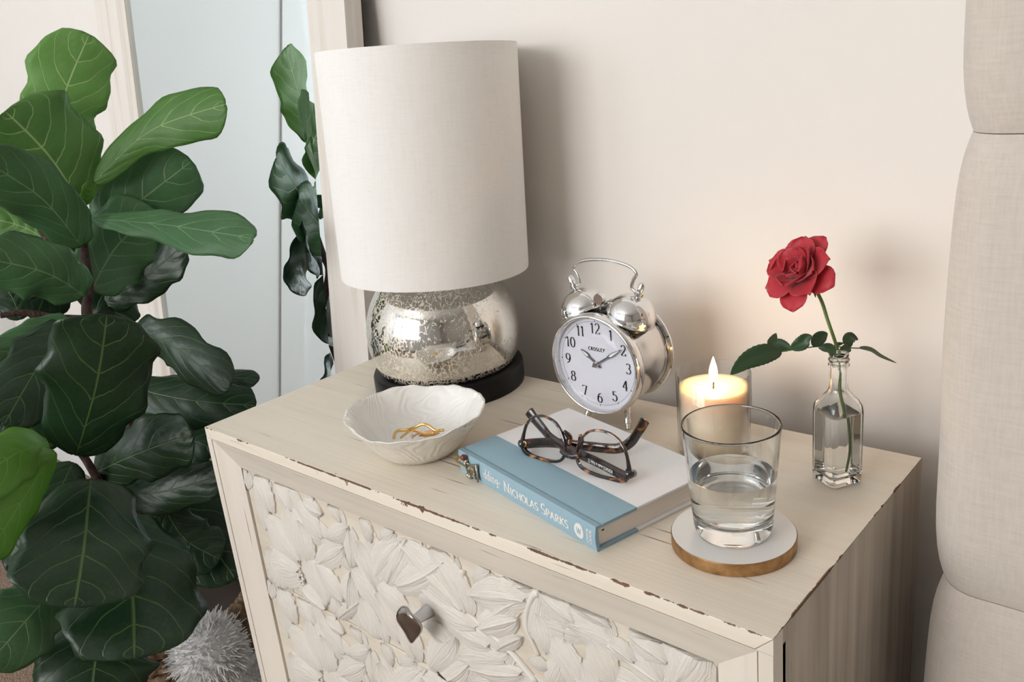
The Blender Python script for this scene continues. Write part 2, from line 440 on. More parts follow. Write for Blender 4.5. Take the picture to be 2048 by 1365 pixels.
L2 = [((480, 750), (325, 585), 95), ((497, 742), (425, 480), 105), ((530, 745), (510, 575), 80), ((585, 775), (705, 690), 120),
      ((478, 815), (345, 765), 125), ((540, 760), (628, 975), 105), ((588, 785), (706, 960), 95), ((520, 900), (620, 1010), 70),
      ((345, 500), (270, 320), 70), ((450, 500), (370, 370), 90), ((490, 500), (610, 620), 70), ((520, 470), (600, 540), 80),
      ((745, 620), (775, 795), 60), ((885, 900), (805, 670), 75), ((893, 985), (770, 790), 85), ((860, 860), (955, 620), 120),
      ((990, 1150), (870, 940), 75), ((868, 1130), (800, 950), 70), ((1015, 1010), (880, 860), 90), ((640, 480), (700, 560), 90),
      ((800, 560), (860, 660), 90), ((750, 850), (735, 980), 70), ((700, 1040), (790, 960), 70), ((400, 880), (340, 700), 60),
      ((640, 640), (740, 620), 90), ((1080, 1240), (1000, 1060), 70), ((940, 860), (1010, 650), 110), ((1000, 880), (1240, 830), 140)]
L3 = [((330, 520), (-10, 250), 140), ((300, 420), (0, 110), 150), ((330, 430), (185, 105), 115), ((375, 530), (185, 450), 135),
      ((440, 620), (268, 540), 125), ((520, 705), (285, 665), 120), ((420, 530), (585, 480), 150), ((500, 640), (592, 560), 95),
      ((600, 770), (380, 780), 95), ((620, 385), (350, 320), 135), ((605, 395), (430, 455), 120), ((655, 320), (575, 325), 70),
      ((720, 360), (875, 510), 125), ((880, 420), (1065, 495), 70), ((870, 525), (1112, 605), 115), ((745, 650), (690, 465), 115),
      ((745, 740), (655, 685), 80), ((900, 815), (768, 575), 190), ((1085, 815), (958, 608), 210), ((1185, 700), (1050, 580), 90),
      ((1355, 700), (1178, 560), 190), ((1400, 815), (1570, 640), 250), ((765, 815), (830, 715), 110), ((160, 725), (275, 590), 150),
      ((215, 815), (365, 760), 120), ((75, 700), (10, 500), 100), ((700, 380), (640, 200), 80), ((560, 240), (400, 200), 110),
      ((330, 240), (300, 100), 80), ((1180, 560), (1330, 590), 90), ((240, 600), (130, 520), 90)]
def carve_list():
    out = []
    for lst, f in ((L2, c2), (L3, c3)):
        for b_, t_, wpx in lst:
            p, q = f(*b_), f(*t_)
            mx, my = (b_[0] + t_[0]) / 2, (b_[1] + t_[1]) / 2
            dx, dy = t_[0] - b_[0], t_[1] - b_[1]; ln = math.hypot(dx, dy)
            a, c_ = f(mx - dy / ln * wpx / 2, my + dx / ln * wpx / 2), f(mx + dy / ln * wpx / 2, my - dx / ln * wpx / 2)
            out.append((Vector((p.x, p.z)), Vector((q.x, q.z)), (a - c_).length))
    return out
rngc = random.Random(5)
carves = carve_list()
fill = []
for k in range(40):                          # small leaves filling the ground between the large ones
    p = Vector((rngc.uniform(X0 + .02, X1 - .02), rngc.uniform(ZT - DH + .015, ZT - .015))); a = rngc.uniform(0, 6.28)
    fill.append((p, p + Vector((math.cos(a), math.sin(a))) * rngc.uniform(.035, .062), rngc.uniform(.018, .030)))
for k in range(30):                          # a border of leaves along the top and bottom edges
    p = Vector((X0 + .01 + (X1 - X0 - .02) * (k % 15) / 14, ZT - .004 if k < 15 else ZT - DH + .005)); a = rngc.uniform(-2.6, -.6) if k < 15 else rngc.uniform(.6, 2.6)
    fill.append((p, p + Vector((math.cos(a), math.sin(a))) * rngc.uniform(.022, .036), rngc.uniform(.016, .024)))
for k in range(8):                           # the right end, below the frame of the photograph
    p = Vector((X1 - .03 - .02 * (k % 3), ZT - .03 - .014 * k)); a = 2.2 + .5 * k
    fill.append((p, p + Vector((math.cos(a), math.sin(a))) * .045, .028))
def inside(v): return X0 + .003 < v.x < X1 - .003 and ZT - DH + .003 < v.y < ZT - .003
leafgeo = []
for lst, hh in ((fill, 0.0026), (carves, 0.0052)):
    for p, q, wd in lst:
        ctr = (p + q) / 2
        if not (X0 - .004 < ctr.x < X1 + .004 and ZT - DH - .002 < ctr.y < ZT + .002): continue
        p, q = ctr + (p - ctr) * 1.10, ctr + (q - ctr) * 1.10
        d = q - p; L = d.length
        if L < 0.008: continue
        wd = min(wd * 1.15, L * 0.8) * rngc.uniform(0.9, 1.1)
        g = cleaf(L, wd, hh * rngc.uniform(0.8, 1.25), rngc.choice([1.5, 2.5, 3.5]), rngc.uniform(0.3, 1.0), rngc.uniform(-0.16, 0.16), 0.14 if rngc.random() < .5 else 0, rngc)
        d.normalize()
        M = Matrix(((d.x, d.y, 0), (0, 0, -1), (d.y, -d.x, 0)))
        vs = []
        for v in g[0]:
            t = M @ v + Vector((p.x, YB, p.y))
            t.x = min(max(t.x, X0 + .0008), X1 - .0008); t.z = min(max(t.z, ZT - DH + .0016), ZT - .0008)
            vs.append(t)
        leafgeo.append((vs, g[1], g[2]))
stems = [[c3(690, 815), c3(540, 640), c3(380, 500), c3(230, 330), c3(90, 160)], [c3(700, 335), c3(650, 420), c3(640, 540), c3(700, 680)],
         [c3(1060, 620), c3(1180, 720), c3(1310, 815)], [c2(745, 640), c2(800, 800), c2(900, 980), c2(985, 1140)], [c3(310, 240), c3(320, 330), c3(350, 400)]]
kz = Vector((0, 0, 0))
proto = []
for di in range(3):
    zt = ZT - di * DH
    dw = mesh_obj('drawer', box(X0, X1, YB, YB + 0.018, zt - DH + 0.0014, zt), M_board, ns, smooth=False)
    bevel(dw, 0.001, 1)
    part_label(dw, 'drawer front carved with white flowers and leaves')
    if di == 0:
        for g in leafgeo: proto.append(mesh_obj('carved_leaf', g, M_carved, dw, angle=50))
        for st in stems:
            pts = [Vector((min(max(p.x, X0 + .004), X1 - .004), YB - .0005, min(max(p.z, ZT - DH + .004), ZT - .004))) for p in spline(st, 6)]
            proto.append(mesh_obj('carved_stem', tube(pts, [0.0042 - 0.0022 * i / len(pts) for i in range(len(pts))], 8), M_carved, dw))
        for ctr in ((505, 840),):
            p0 = c2(*ctr); g = []
            for k in range(34):
                a = rngc.uniform(0, 6.28); r_ = .0085 * math.sqrt(rngc.random())
                g.append(sphere(.0015, (p0.x + r_ * math.cos(a) * .8, YB - .0045, p0.z + r_ * 1.5 * math.sin(a)), 6, 4))
            sd = mesh_obj('flower_centre', joined(*g), M_carved, dw); proto.append(sd)
    elif di == 2:                            # the lowest drawer, below the picture
        st_ = mesh_obj('carved_leaves', moved(joined(*leafgeo), (0, 0, -di * DH)), M_carved, dw, angle=50); st_['kind'] = 'stuff'
    else:
        for o in proto:
            c_ = o.copy(); C.objects.link(c_); c_.parent = dw; c_.location = (0, 0, -di * DH)
    # hammered mushroom knob
    kc = Vector((W / 2 - 0.003, YB, zt - DH * 0.50))
    kn = mesh_obj('knob', ([], []), M_nickel, dw) if False else None
    vs, fs, _ = [], [], None
    prof = [(0, -.0345), (.006, -.0352), (.012, -.0350), (.0165, -.0338), (.0178, -.0318), (.0165, -.0295), (.011, -.0275), (.007, -.0262)]
    n = 36
    g = lathe(prof, n)
    hv = []
    for v in g[0]:
        a = math.atan2(v.y, v.x); r_ = math.hypot(v.x, v.y)
        s = 1 + 0.10 * math.sin(3 * a + 0.6) + 0.05 * math.sin(2 * a)
        wob = 0.0022 * math.sin(3 * a + 2.0) * (r_ / .017) ** 2 + (-0.0012 if r_ < .004 else 0)
        hv.append(Vector((v.x * s * 0.92, v.z + wob, v.y * s * 1.16)))
    kn = mesh_obj('knob', ([v + kc for v in hv], [tuple(f) for f in g[1]]), M_nickel, dw)
    part_label(kn, 'dark nickel hammered knob')
    stg = lathe([(0, -.027), (.0062, -.027), (.0058, -.022), (.0066, -.012), (.0078, -.006), (.0078, 0.001), (0, .001)], 20)
    mesh_obj('knob_stem', ([Vector((v.x, v.z, v.y)) + kc for v in stg[0]], stg[1]), M_steel, dw, angle=40)

# ================================================================== leaning mirror
KL = 0.10865
my0 = 0.0153 - KL * 1.1665
mi = thing('leaning_mirror', 'large floor mirror in a whitewashed wooden frame leaning on the wall', 'mirror', (-0.4, my0, 0.0))
mi.rotation_euler = (-math.atan(KL), 0, 0)
HX, MW, MH = 0.38, 0.100, 1.46
def mframe(kind):
    prof = [(0, 0.0), (0.062, 0.0), (0.066, 0.0015), (0.080, 0.004), (0.086, 0.0095), (MW, 0.0105), (MW, 0.03), (0, 0.03)]
    vs, n = [], len(prof)
    for e in (0, 1):
        for a, dpt in prof:
            if kind == 'L': p = (-HX + a, dpt, a if e == 0 else MH - a)
            elif kind == 'R': p = (HX - a, dpt, a if e == 0 else MH - a)
            elif kind == 'T': p = (-HX + a if e == 0 else HX - a, dpt, MH - a)
            else: p = (-HX + a if e == 0 else HX - a, dpt, a)
            vs.append(p)
    return vs, [tuple(range(n)), tuple(range(2 * n - 1, n - 1, -1))] + [(i, i + n, (i + 1) % n + n, (i + 1) % n) for i in range(n)]
for kd, nm in (('L', 'frame_stile'), ('R', 'frame_stile'), ('T', 'frame_rail'), ('B', 'frame_rail')):
    mesh_obj(nm, mframe(kd), M_wash, mi, smooth=False)
gx, gz0, gz1, bv = HX - MW + .004, MW - .004, MH - MW + .004, 0.022
yo, yi = 0.0165, 0.0150
vs = [(-gx, yo, gz0), (gx, yo, gz0), (gx, yo, gz1), (-gx, yo, gz1), (-gx + bv, yi, gz0 + bv), (gx - bv, yi, gz0 + bv), (gx - bv, yi, gz1 - bv), (-gx + bv, yi, gz1 - bv)]
vs += [(x, 0.022, z) for x, y, z in vs[:4]]
mesh_obj('mirror_glass', (vs, [(4, 5, 6, 7), (0, 1, 5, 4), (1, 2, 6, 5), (2, 3, 7, 6), (3, 0, 4, 7), (8, 9, 1, 0), (9, 10, 2, 1), (10, 11, 3, 2), (11, 8, 0, 3), (11, 10, 9, 8)]), M_mirror, mi, smooth=False)
part_label(mi.children[-1], 'bevelled mirror glass')
mesh_obj('backing_board', box(-HX + .012, HX - .004, 0.0305, 0.036, .02, MH - .02), M_darkback, mi, smooth=False)

# ================================================================== upholstered headboard
def linen_mat():
    m, nt, b = nodes_of('beige_linen'); n = N(nt); co = n.coord()
    b.inputs['Roughness'].default_value = 0.95; b.inputs['Sheen Weight'].default_value = 0.25
    a = n.noise(n.mapping(co, (420, 420, 40)), 1.0, 3, 0.6); c_ = n.noise(n.mapping(co, (40, 40, 420)), 1.0, 3, 0.6)
    f = n.math('MULTIPLY', n.math('ADD', a, c_), 0.5)
    n.link(n.ramp(f, (0.36, (0.555, 0.495, 0.435)), (0.5, (0.595, 0.532, 0.47)), (0.64, (0.62, 0.56, 0.50))), b.inputs['Base Color'])
    n.link(n.bump(f, 0.22, 0.0010), b.inputs['Normal'])
    return m
M_linen = linen_mat()
hb = thing('headboard', 'beige linen upholstered headboard with padded horizontal channels', 'headboard', (1.63, WALL_Y - 0.02, 0.0))
def channel(z0, z1):
    """one padded channel, wrapped round the ends of the board"""
    nx, nz = 40, 22
    outline = []                                  # plan of the front face, left end first, in local x,y
    xl, yf, r_ = 0.810 - 1.63, -0.118 - (WALL_Y - 0.02), 0.036
    yb = 0.018
    pts = [(xl, yb)] + [(xl, yb + (yf + r_ - yb) * t) for t in (0.33, 0.66, 1.0)]
    for k in range(1, 9): a = math.pi + math.pi / 2 * k / 8; pts.append((xl + r_ + r_ * math.cos(a), yf + r_ + r_ * math.sin(a)))
    for k in range(1, 16): pts.append((xl + r_ + (-2 * xl - 2 * r_) * k / 15, yf))
    for k in range(1, 9): a = 1.5 * math.pi + math.pi / 2 * k / 8; pts.append((-xl - r_ + r_ * math.cos(a), yf + r_ + r_ * math.sin(a)))
    pts += [(-xl, yb + (yf + r_ - yb) * t) for t in (0.66, 0.33, 0.0)]
    vs, fs, n = [], [], len(pts)
    for i in range(nz + 1):
        s = i / nz; s2 = 0.5 - 0.5 * math.cos(math.pi * s); s2 = s2 + .0 * s
        z = z0 + (z1 - z0) * s2
        puff = 0.012 * (1 - abs(2 * s2 - 1) ** 7) - 0.004
        for k, (x, y) in enumerate(pts):
            a, b_ = pts[max(k - 1, 0)], pts[min(k + 1, n - 1)]
            t = Vector((b_[0] - a[0], b_[1] - a[1])).normalized(); nn = Vector((t.y, -t.x))
            wr = 0.0012 * math.sin(17 * (x + y) + 9 * s2) * math.sin(math.pi * s2)
            o = (puff + wr) * (0.25 if k == 0 or k == n - 1 else 1)
            vs.append(Vector((x + nn.x * o * 0.9, y + nn.y * o, z)))
    for i in range(nz):
        for k in range(n - 1): fs.append((i * n + k, i * n + k + 1, (i + 1) * n + k + 1, (i + 1) * n + k))
    fs.append(tuple(range(n - 1, -1, -1))); fs.append(tuple(range(nz * n, nz * n + n)))
    return vs, fs
for z0, z1 in ((0.21, 0.598), (0.598, 0.981), (0.981, 1.36)):
    mesh_obj('padded_channel', channel(z0 + .0004, z1 - .0004), M_linen, hb, angle=60)
mesh_obj('board', box(-0.79, 0.79, 0.006, 0.0185, 0.02, 1.35), M_linen, hb, smooth=False)
for sx in (-0.78, 0.70): mesh_obj('leg', box(sx, sx + .08, -.06, 0.005, 0.0, 0.2085), M_darkback, hb, smooth=False)

bd = thing('bed', 'bed with plain beige duvet in front of the headboard', 'bed', (1.63, -1.15, 0.0))
bevel(mesh_obj('bed_base', box(-0.74, 0.74, -0.98, 1.0, 0.06, 0.26), M_linen, bd, smooth=False), 0.01, 2)
bevel(mesh_obj('mattress', box(-0.75, 0.75, -0.98, 1.0, 0.2605, 0.46), M_trim, bd, smooth=False), 0.05, 5)
bevel(mesh_obj('duvet', joined(box(-0.78, 0.78, -1.01, 0.62, 0.4605, 0.515)), pm('beige_duvet', (.55, .49, .42), .9), bd, smooth=False), 0.025, 4)
for lx in (-0.70, 0.64):
    for ly in (-0.94, 0.9): mesh_obj('leg', box(lx, lx + .06, ly, ly + .06, 0, 0.0598), M_darkback, bd, smooth=False)

# ================================================================== table lamp
LX, LY = 0.184, -0.066
def mercury_mat():
    m, nt, b = nodes_of('mercury_glass'); n = N(nt); co = n.coord(); X = n.xyz(co)
    wv = n.mapping(co, (1, 1, 0.62))
    dn = n.new('ShaderNodeTexNoise'); n.link(wv, dn.inputs['Vector']); dn.inputs['Scale'].default_value = 90; dn.inputs['Detail'].default_value = 2
    va = n.new('ShaderNodeVectorMath', operation='SCALE'); n.link(dn.outputs['Color'], va.inputs[0]); va.inputs['Scale'].default_value = 0.012
    vb = n.new('ShaderNodeVectorMath', operation='ADD'); n.link(wv, vb.inputs[0]); n.link(va.outputs[0], vb.inputs[1])
    v = n.voro(vb.outputs[0], 235, 'DISTANCE_TO_EDGE'); f2 = n.noise(vb.outputs[0], 290, 2, 0.5)
    big = n.noise(co, 16, 2)
    low = n.math('MULTIPLY', n.math('SUBTRACT', 0.062, X[2], True), 2.2)
    thr = n.math('ADD', n.math('ADD', n.math('MULTIPLY', v, 1.0), n.math('MULTIPLY', n.math('SUBTRACT', f2, 0.5), 0.55)), n.math('MULTIPLY', n.math('SUBTRACT', 0.5, big), 0.5))
    mk = n.ramp(n.math('SUBTRACT', thr, low), (0.0, 1), (0.06, 0))
    n.link(n.mix(mk, (0.74, 0.73, 0.70), (0.72, 0.64, 0.53)), b.inputs['Base Color'])
    n.link(n.math('SUBTRACT', 1.0, n.math('MULTIPLY', mk, 0.75)), b.inputs['Metallic'])
    n.link(n.math('ADD', n.math('MULTIPLY', mk, 0.40), 0.07), b.inputs['Roughness'])
    b.inputs['Coat Weight'].default_value = 1.0; b.inputs['Coat Roughness'].default_value = 0.02
    n.link(n.bump(mk, 0.12, 0.0006), b.inputs['Normal'])
    return m
def shade_mat():
    m = bpy.data.materials.new('linen_shade'); m.use_nodes = True; nt = m.node_tree; n = N(nt); b = nt.nodes['Principled BSDF']; out = nt.nodes['Material Output']
    co = n.coord()
    f = n.math('MULTIPLY', n.math('ADD', n.noise(n.mapping(co, (60, 60, 700)), 1, 3, .6), n.noise(n.mapping(co, (500, 500, 30)), 1, 3, .6)), .5)
    cl = n.ramp(f, (0.34, (0.90, 0.87, 0.82)), (0.5, (0.935, 0.915, 0.88)), (0.66, (0.945, 0.93, 0.905)))
    n.link(cl, b.inputs['Base Color']); b.inputs['Roughness'].default_value = 0.9
    n.link(n.bump(f, 0.2, 0.0008), b.inputs['Normal'])
    t = n.new('ShaderNodeBsdfTranslucent'); n.link(cl, t.inputs[0]); mx = n.new('ShaderNodeMixShader'); mx.inputs[0].default_value = 0.14
    n.link(b.outputs[0], mx.inputs[1]); n.link(t.outputs[0], mx.inputs[2]); n.link(mx.outputs[0], out.inputs[0])
    return m
M_shade = shade_mat()
lamp = thing('table_lamp', 'table lamp with mercury glass globe and white linen drum shade', 'lamp', (LX, LY, H))
mesh_obj('lamp_base', lathe([(0, 0), (.100, 0), (.1005, .003), (.1005, .024), (.099, .0275), (.094, .029), (0, .029)], 96), M_black, lamp, angle=30)
RS, ZS = 0.1015, 0.0765
prof = [(0.088, 0.0292)] + [(RS * math.cos(a), ZS + RS * math.sin(a)) for a in [math.asin((0.0292 - ZS) / RS) + (R(80) - math.asin((0.0292 - ZS) / RS)) * k / 32 for k in range(1, 33)]] + [(0.0, ZS + RS * 0.986)]
mesh_obj('mercury_glass_globe', lathe([(0, 0.0292)] + prof, 96), mercury_mat(), lamp)
part_label(lamp.children[-1], 'speckled mercury glass globe')
mesh_obj('neck', lathe([(0, .1765), (.014, .1765), (.014, .192), (.009, .196), (.009, .225), (.017, .228), (.017, .255), (0, .256)], 24), M_steel, lamp, angle=40)
mesh_obj('bulb', moved(joined(sphere(.028, (0, 0, .035), 24, 14), lathe([(0, 0), (.013, 0), (.014, .014), (0, .02)], 20)), (0.001, 0.003, .2565)), pm('frosted_bulb', (0.85, 0.85, 0.83), 0.4), lamp)
sh = mesh_obj('lamp_shade', lathe([(.1188, 0), (.1200, 0), (.1203, .002), (.1209, .270), (.1206, .2725), (.1196, .2725), (.1188, .002)], 128, close=True), M_shade, lamp, angle=35)
tl = Vector((0.018, 0.040, 1)).normalized()
sh.rotation_mode = 'QUATERNION'; sh.rotation_quaternion = Vector((0, 0, 1)).rotation_difference(tl); sh.location = (0.0019, -0.0027, 0.1578)
part_label(sh, 'white linen drum shade')
tr = mesh_obj('shade_ring', tube([(.1186 * math.cos(k * math.pi / 32), .1186 * math.sin(k * math.pi / 32), .0022) for k in range(64)], .0013, 8, closed=True), M_trim, sh)
mesh_obj('shade_ring', tube([(.1192 * math.cos(k * math.pi / 32), .1192 * math.sin(k * math.pi / 32), .2702) for k in range(64)], .0013, 8, closed=True), M_trim, sh)
for k in range(3):
    a = k * 2.094 + .4
    mesh_obj('shade_spoke', tube([(.012 * math.cos(a), .012 * math.sin(a), .200), (.06 * math.cos(a), .06 * math.sin(a), .205), (.118 * math.cos(a), .118 * math.sin(a), .2695)], .0013, 6), M_steel, sh)
mesh_obj('harp', tube(spline([(.017, 0, .24 - .1578), (.035, 0, .11), (.036, 0, .15), (.012, 0, .199), (0, 0, .201), (-.012, 0, .199), (-.036, 0, .15), (-.035, 0, .11), (-.017, 0, .24 - .1578)], 6), .0014, 6), M_steel, sh)

# ================================================================== lettering
def arc(cx, cy_, rx, ry, a0, a1, n=14): return [(cx + rx * math.cos(R(a0 + (a1 - a0) * i / n)), cy_ + ry * math.sin(R(a0 + (a1 - a0) * i / n))) for i in range(n + 1)]
# glyph: width, strokes, serifs (x, y) -- cap height 1
GL = {
 'A': (.80, [[(.08, 0), (.40, 1)], [(.40, 1), (.72, 0)], [(.2, .36), (.6, .36)]], [(.08, 0), (.72, 0)]),
 'B': (.62, [[(.14, 0), (.14, 1)], [(.14, 1), (.3, 1)] + arc(.3, .77, .22, .23, 90, -90) + [(.14, .54)], [(.14, .54), (.32, .54)] + arc(.32, .27, .25, .27, 90, -90) + [(.14, 0)]], [(.1, 0), (.1, 1)]),
 'C': (.74, [arc(.44, .5, .36, .5, 48, 312, 24)], []),
 'E': (.60, [[(.14, 0), (.14, 1)], [(.14, 1), (.54, 1), (.54, .92)], [(.14, .52), (.44, .52)], [(.14, 0), (.56, 0), (.56, .1)]], [(.1, 0), (.1, 1)]),
 'H': (.82, [[(.14, 0), (.14, 1)], [(.68, 0), (.68, 1)], [(.14, .52), (.68, .52)]], [(.14, 0), (.14, 1), (.68, 0), (.68, 1)]),
 'I': (.36, [[(.18, 0), (.18, 1)]], [(.18, 0), (.18, 1)]),
 'K': (.74, [[(.14, 0), (.14, 1)], [(.14, .42), (.62, 1)], [(.3, .6), (.68, 0)]], [(.14, 0), (.14, 1), (.62, 1), (.66, 0)]),
 'L': (.60, [[(.14, 0), (.14, 1)], [(.14, 0), (.56, 0), (.56, .14)]], [(.14, 1), (.1, 0)]),
 'N': (.84, [[(.14, 0), (.14, 1)], [(.14, 1), (.70, 0)], [(.70, 0), (.70, 1)]], [(.14, 0), (.10, 1), (.70, 1)]),
 'O': (.84, [arc(.42, .5, .36, .5, 0, 360, 30)], []),
 'P': (.62, [[(.14, 0), (.14, 1)], [(.14, 1), (.3, 1)] + arc(.3, .73, .26, .27, 90, -90) + [(.14, .46)]], [(.14, 0), (.1, 1)]),
 'R': (.70, [[(.14, 0), (.14, 1)], [(.14, 1), (.3, 1)] + arc(.3, .75, .24, .25, 90, -90) + [(.14, .5)], [(.32, .5), (.66, 0)]], [(.14, 0), (.1, 1), (.66, 0)]),
 'S': (.56, [arc(.29, .75, .2, .25, 30, 270, 16) + arc(.29, .26, .22, .26, 90, -150, 16)], []),
 'V': (.78, [[(.08, 1), (.39, 0)], [(.39, 0), (.70, 1)]], [(.08, 1), (.70, 1)]),
 'W': (1.1, [[(.06, 1), (.30, 0)], [(.30, 0), (.54, 1)], [(.54, 1), (.78, 0)], [(.78, 0), (1.02, 1)]], [(.06, 1), (1.02, 1)]),
 'Y': (.74, [[(.08, 1), (.37, .46)], [(.37, .46), (.66, 1)], [(.37, .46), (.37, 0)]], [(.08, 1), (.66, 1), (.37, 0)]),
 'd': (.58, [[(.44, 0), (.44, 1.04)], arc(.27, .30, .18, .31, 25, 335, 20)], [(.38, 1.04), (.48, 0)]),
 'i': (.30, [[(.15, 0), (.15, .62)], [(.15, .86), (.15, .95)]], [(.15, 0), (.11, .62)]),
 'n': (.62, [[(.13, 0), (.13, .62)], [(.13, .4)] + arc(.3, .42, .17, .2, 140, 0, 10) + [(.47, 0)]], [(.13, 0), (.47, 0), (.09, .62)]),
 'g': (.58, [arc(.27, .38, .17, .24, 0, 360, 22), [(.44, .6), (.44, -.08)] + arc(.27, -.1, .17, .2, 0, -150, 10)], []),
 'm': (.84, [[(.1, 0), (.1, .62)], [(.1, .42)] + arc(.25, .44, .14, .18, 140, 0, 8) + [(.39, 0)], [(.39, .42)] + arc(.54, .44, .14, .18, 140, 0, 8) + [(.68, 0)]], []),
 'a': (.52, [arc(.25, .24, .16, .24, 0, 360, 16), [(.41, 0), (.41, .6)]], []),
 'e': (.52, [[(.09, .3), (.42, .3)] + arc(.26, .3, .17, .31, 0, 310, 18)], []),
 't': (.36, [[(.18, .9), (.18, 0)], [(.05, .62), (.31, .62)]], []),
 'l': (.24, [[(.12, 0), (.12, 1)]], []),
 'y': (.5, [[(.06, .62), (.25, 0)], [(.44, .62), (.16, -.3)]], []),
 '1': (.46, [[(.24, 0), (.24, 1)], [(.24, 1), (.08, .84)]], [(.24, 0)]),
 '2': (.62, [arc(.31, .72, .22, .28, 160, -35, 16) + [(.08, 0)], [(.08, 0), (.54, 0), (.56, .16)]], []),
 '3': (.60, [arc(.28, .76, .2, .24, 150, -90, 14), arc(.28, .27, .24, .27, 90, -155, 16)], []),
 '4': (.64, [[(.42, 0), (.42, 1)], [(.42, 1), (.05, .3)], [(.05, .3), (.6, .3)]], [(.42, 0)]),
 '5': (.60, [[(.14, .98), (.16, .56)] + arc(.28, .32, .25, .32, 120, -155, 18), [(.14, .97), (.5, .97)]], []),
 '6': (.62, [[(.5, .95)] + arc(.46, .36, .38, .58, 100, 180, 10), arc(.31, .31, .23, .31, 0, 360, 24)], []),
 '7': (.60, [[(.08, .86), (.08, .97), (.54, .97)], [(.54, .97), (.24, 0)]], []),
 '8': (.62, [arc(.31, .76, .19, .23, 0, 360, 22), arc(.31, .27, .24, .27, 0, 360, 24)], []),
 '9': (.62, [arc(.31, .69, .23, .31, 0, 360, 24), [(.12, .05)] + arc(.16, .64, .38, .58, -80, 0, 10)], []),
 '0': (.64, [arc(.32, .5, .24, .5, 0, 360, 28)], []),
 '.': (.3, [[(.15, .36), (.15, .48)]], []),
}
def ribbon(pts, thick, thin):
    """flat stroke, broad where it runs up and down, fine where it runs across"""
    src = [Vector((p[0], p[1])) for p in pts]; pts = [src[0]]; vs, fs = [], []
    for a, b_ in zip(src[:-1], src[1:]):
        k = max(1, int((b_ - a).length / .09)); pts += [a + (b_ - a) * (j / k) for j in range(1, k + 1)]
    closed = len(pts) > 3 and (pts[0] - pts[-1]).length < 1e-6
    for i, p in enumerate(pts):
        a, b_ = pts[i - 1] if i else (pts[-2] if closed else p), pts[i + 1] if i < len(pts) - 1 else (pts[1] if closed else p)
        t = (b_ - a).normalized(); nn = Vector((-t.y, t.x)); wd = (thin + (thick - thin) * abs(t.y) ** 1.2) / 2
        vs += [p + nn * wd, p - nn * wd]
    for i in range(len(pts) - 1): fs.append((2 * i, 2 * i + 1, 2 * i + 3, 2 * i + 2))
    return vs, fs
def text(s, size, serif=True, thick=.13, thin=.05, gap=.06, small=None):
    """flat lettering in x,y; small = height of the letters after a capital in small-capitals setting"""
    vs, fs = [], []; x = 0.0; start = True
    for ch in s:
        if ch == ' ': x += size * 0.34; start = True; continue
        wd, st, sf = GL[ch]
        sz = size * (small if (small and not start) else 1.0); start = False
        strokes = [ribbon(p, thick * size / sz, thin * size / sz) for p in st]
        if serif: strokes += [ribbon([(a - .11, b_ + (.022 if b_ < .5 else -.022)), (a + .11, b_ + (.022 if b_ < .5 else -.022))], thin, thin * 1.1) for a, b_ in sf]
        for g in strokes:
            k = len(vs); vs += [Vector((x + v.x * sz, v.y * sz)) for v in g[0]]; fs += [tuple(i + k for i in f) for f in g[1]]
        x += (wd + gap) * sz
    return vs, fs, x - gap * size
def lay(g, org, ax, ay, nudge=None):
    """place flat lettering in space: origin, direction of x, direction of y"""
    org, ax, ay = Vector(org), Vector(ax), Vector(ay)
    return [org + ax * v.x + ay * v.y for v in g[0]], g[1]

# ================================================================== alarm clock
ck = thing('alarm_clock', 'chrome twin-bell alarm clock with white dial', 'clock', (0.4495, -0.064, H))
CZ, RF = 0.0768, 0.0592                      # height of the dial centre, radius of the bezel
def yl(prof, n=72, dz=CZ, close=False): return moved(lathe(prof, n, "y", close), (0, 0, dz))
mesh_obj('case', yl([(0, -.0335), (.0540, -.0335), (.0548, -.030), (.0548, .016), (.0535, .019), (.048, .0195), (0, .0195)]), M_chrome_soft, ck, angle=35)
mesh_obj('bezel', yl([(.0540, .0195), (.0560, .0170), (.0583, .0200), (RF, .0245), (.0588, .0295), (.0578, .0328), (.0562, .0340), (.0548, .0335), (.0540, .0310), (.0538, .0200)], close=True), M_chrome, ck)
mesh_obj('rear_flange', yl([(.050, -.034), (.0575, -.0345), (.0592, -.0365), (.0592, -.0385), (.057, -.0400), (0, -.0402), (0, -.034)]), M_chrome, ck, angle=40)
M_dial = pm('dial_paper', (0.70, 0.70, 0.755), 0.6)
M_lume = pm('hand_lume', (0.80, 0.82, 0.76), 0.5)
dial = mesh_obj('dial', yl([(0, .0245), (.0539, .0245), (.0539, .0238), (0, .0238)]), M_dial, ck, smooth=False)
part_label(dial, 'white dial with black numerals')
yd = -.0245 - .00025
nums = []
for h in range(1, 13):
    g = text(str(h), .0118, True, .16, .05, .02); a = R(90 - 30 * h); rr = .0408
    nums.append(lay(g, (rr * math.cos(a) - g[2] / 2, yd, CZ + rr * math.sin(a) - .0056), (1, 0, 0), (0, 0, 1)))
mesh_obj('numerals', joined(*nums), M_ink, dial, smooth=False)
g = text('CROSLEY', .0037, False, .25, .21, .20)
mesh_obj('maker_lettering', lay(g, (-g[2] / 2, yd, CZ + .0150), (1, 0, 0), (0, 0, 1)), M_ink, dial, smooth=False)
tr_ = []
ring = [(.0490 * math.cos(2 * math.pi * k / 96), yd, CZ + .0490 * math.sin(2 * math.pi * k / 96)) for k in range(97)]
for q0, q1 in zip(ring[:-1], ring[1:]):
    s_ = .0487 / .0490
    tr_.append(([Vector(q0), Vector(q1), Vector((q1[0] * s_, yd, CZ + (q1[2] - CZ) * s_)), Vector((q0[0] * s_, yd, CZ + (q0[2] - CZ) * s_))], [(0, 1, 2, 3)]))
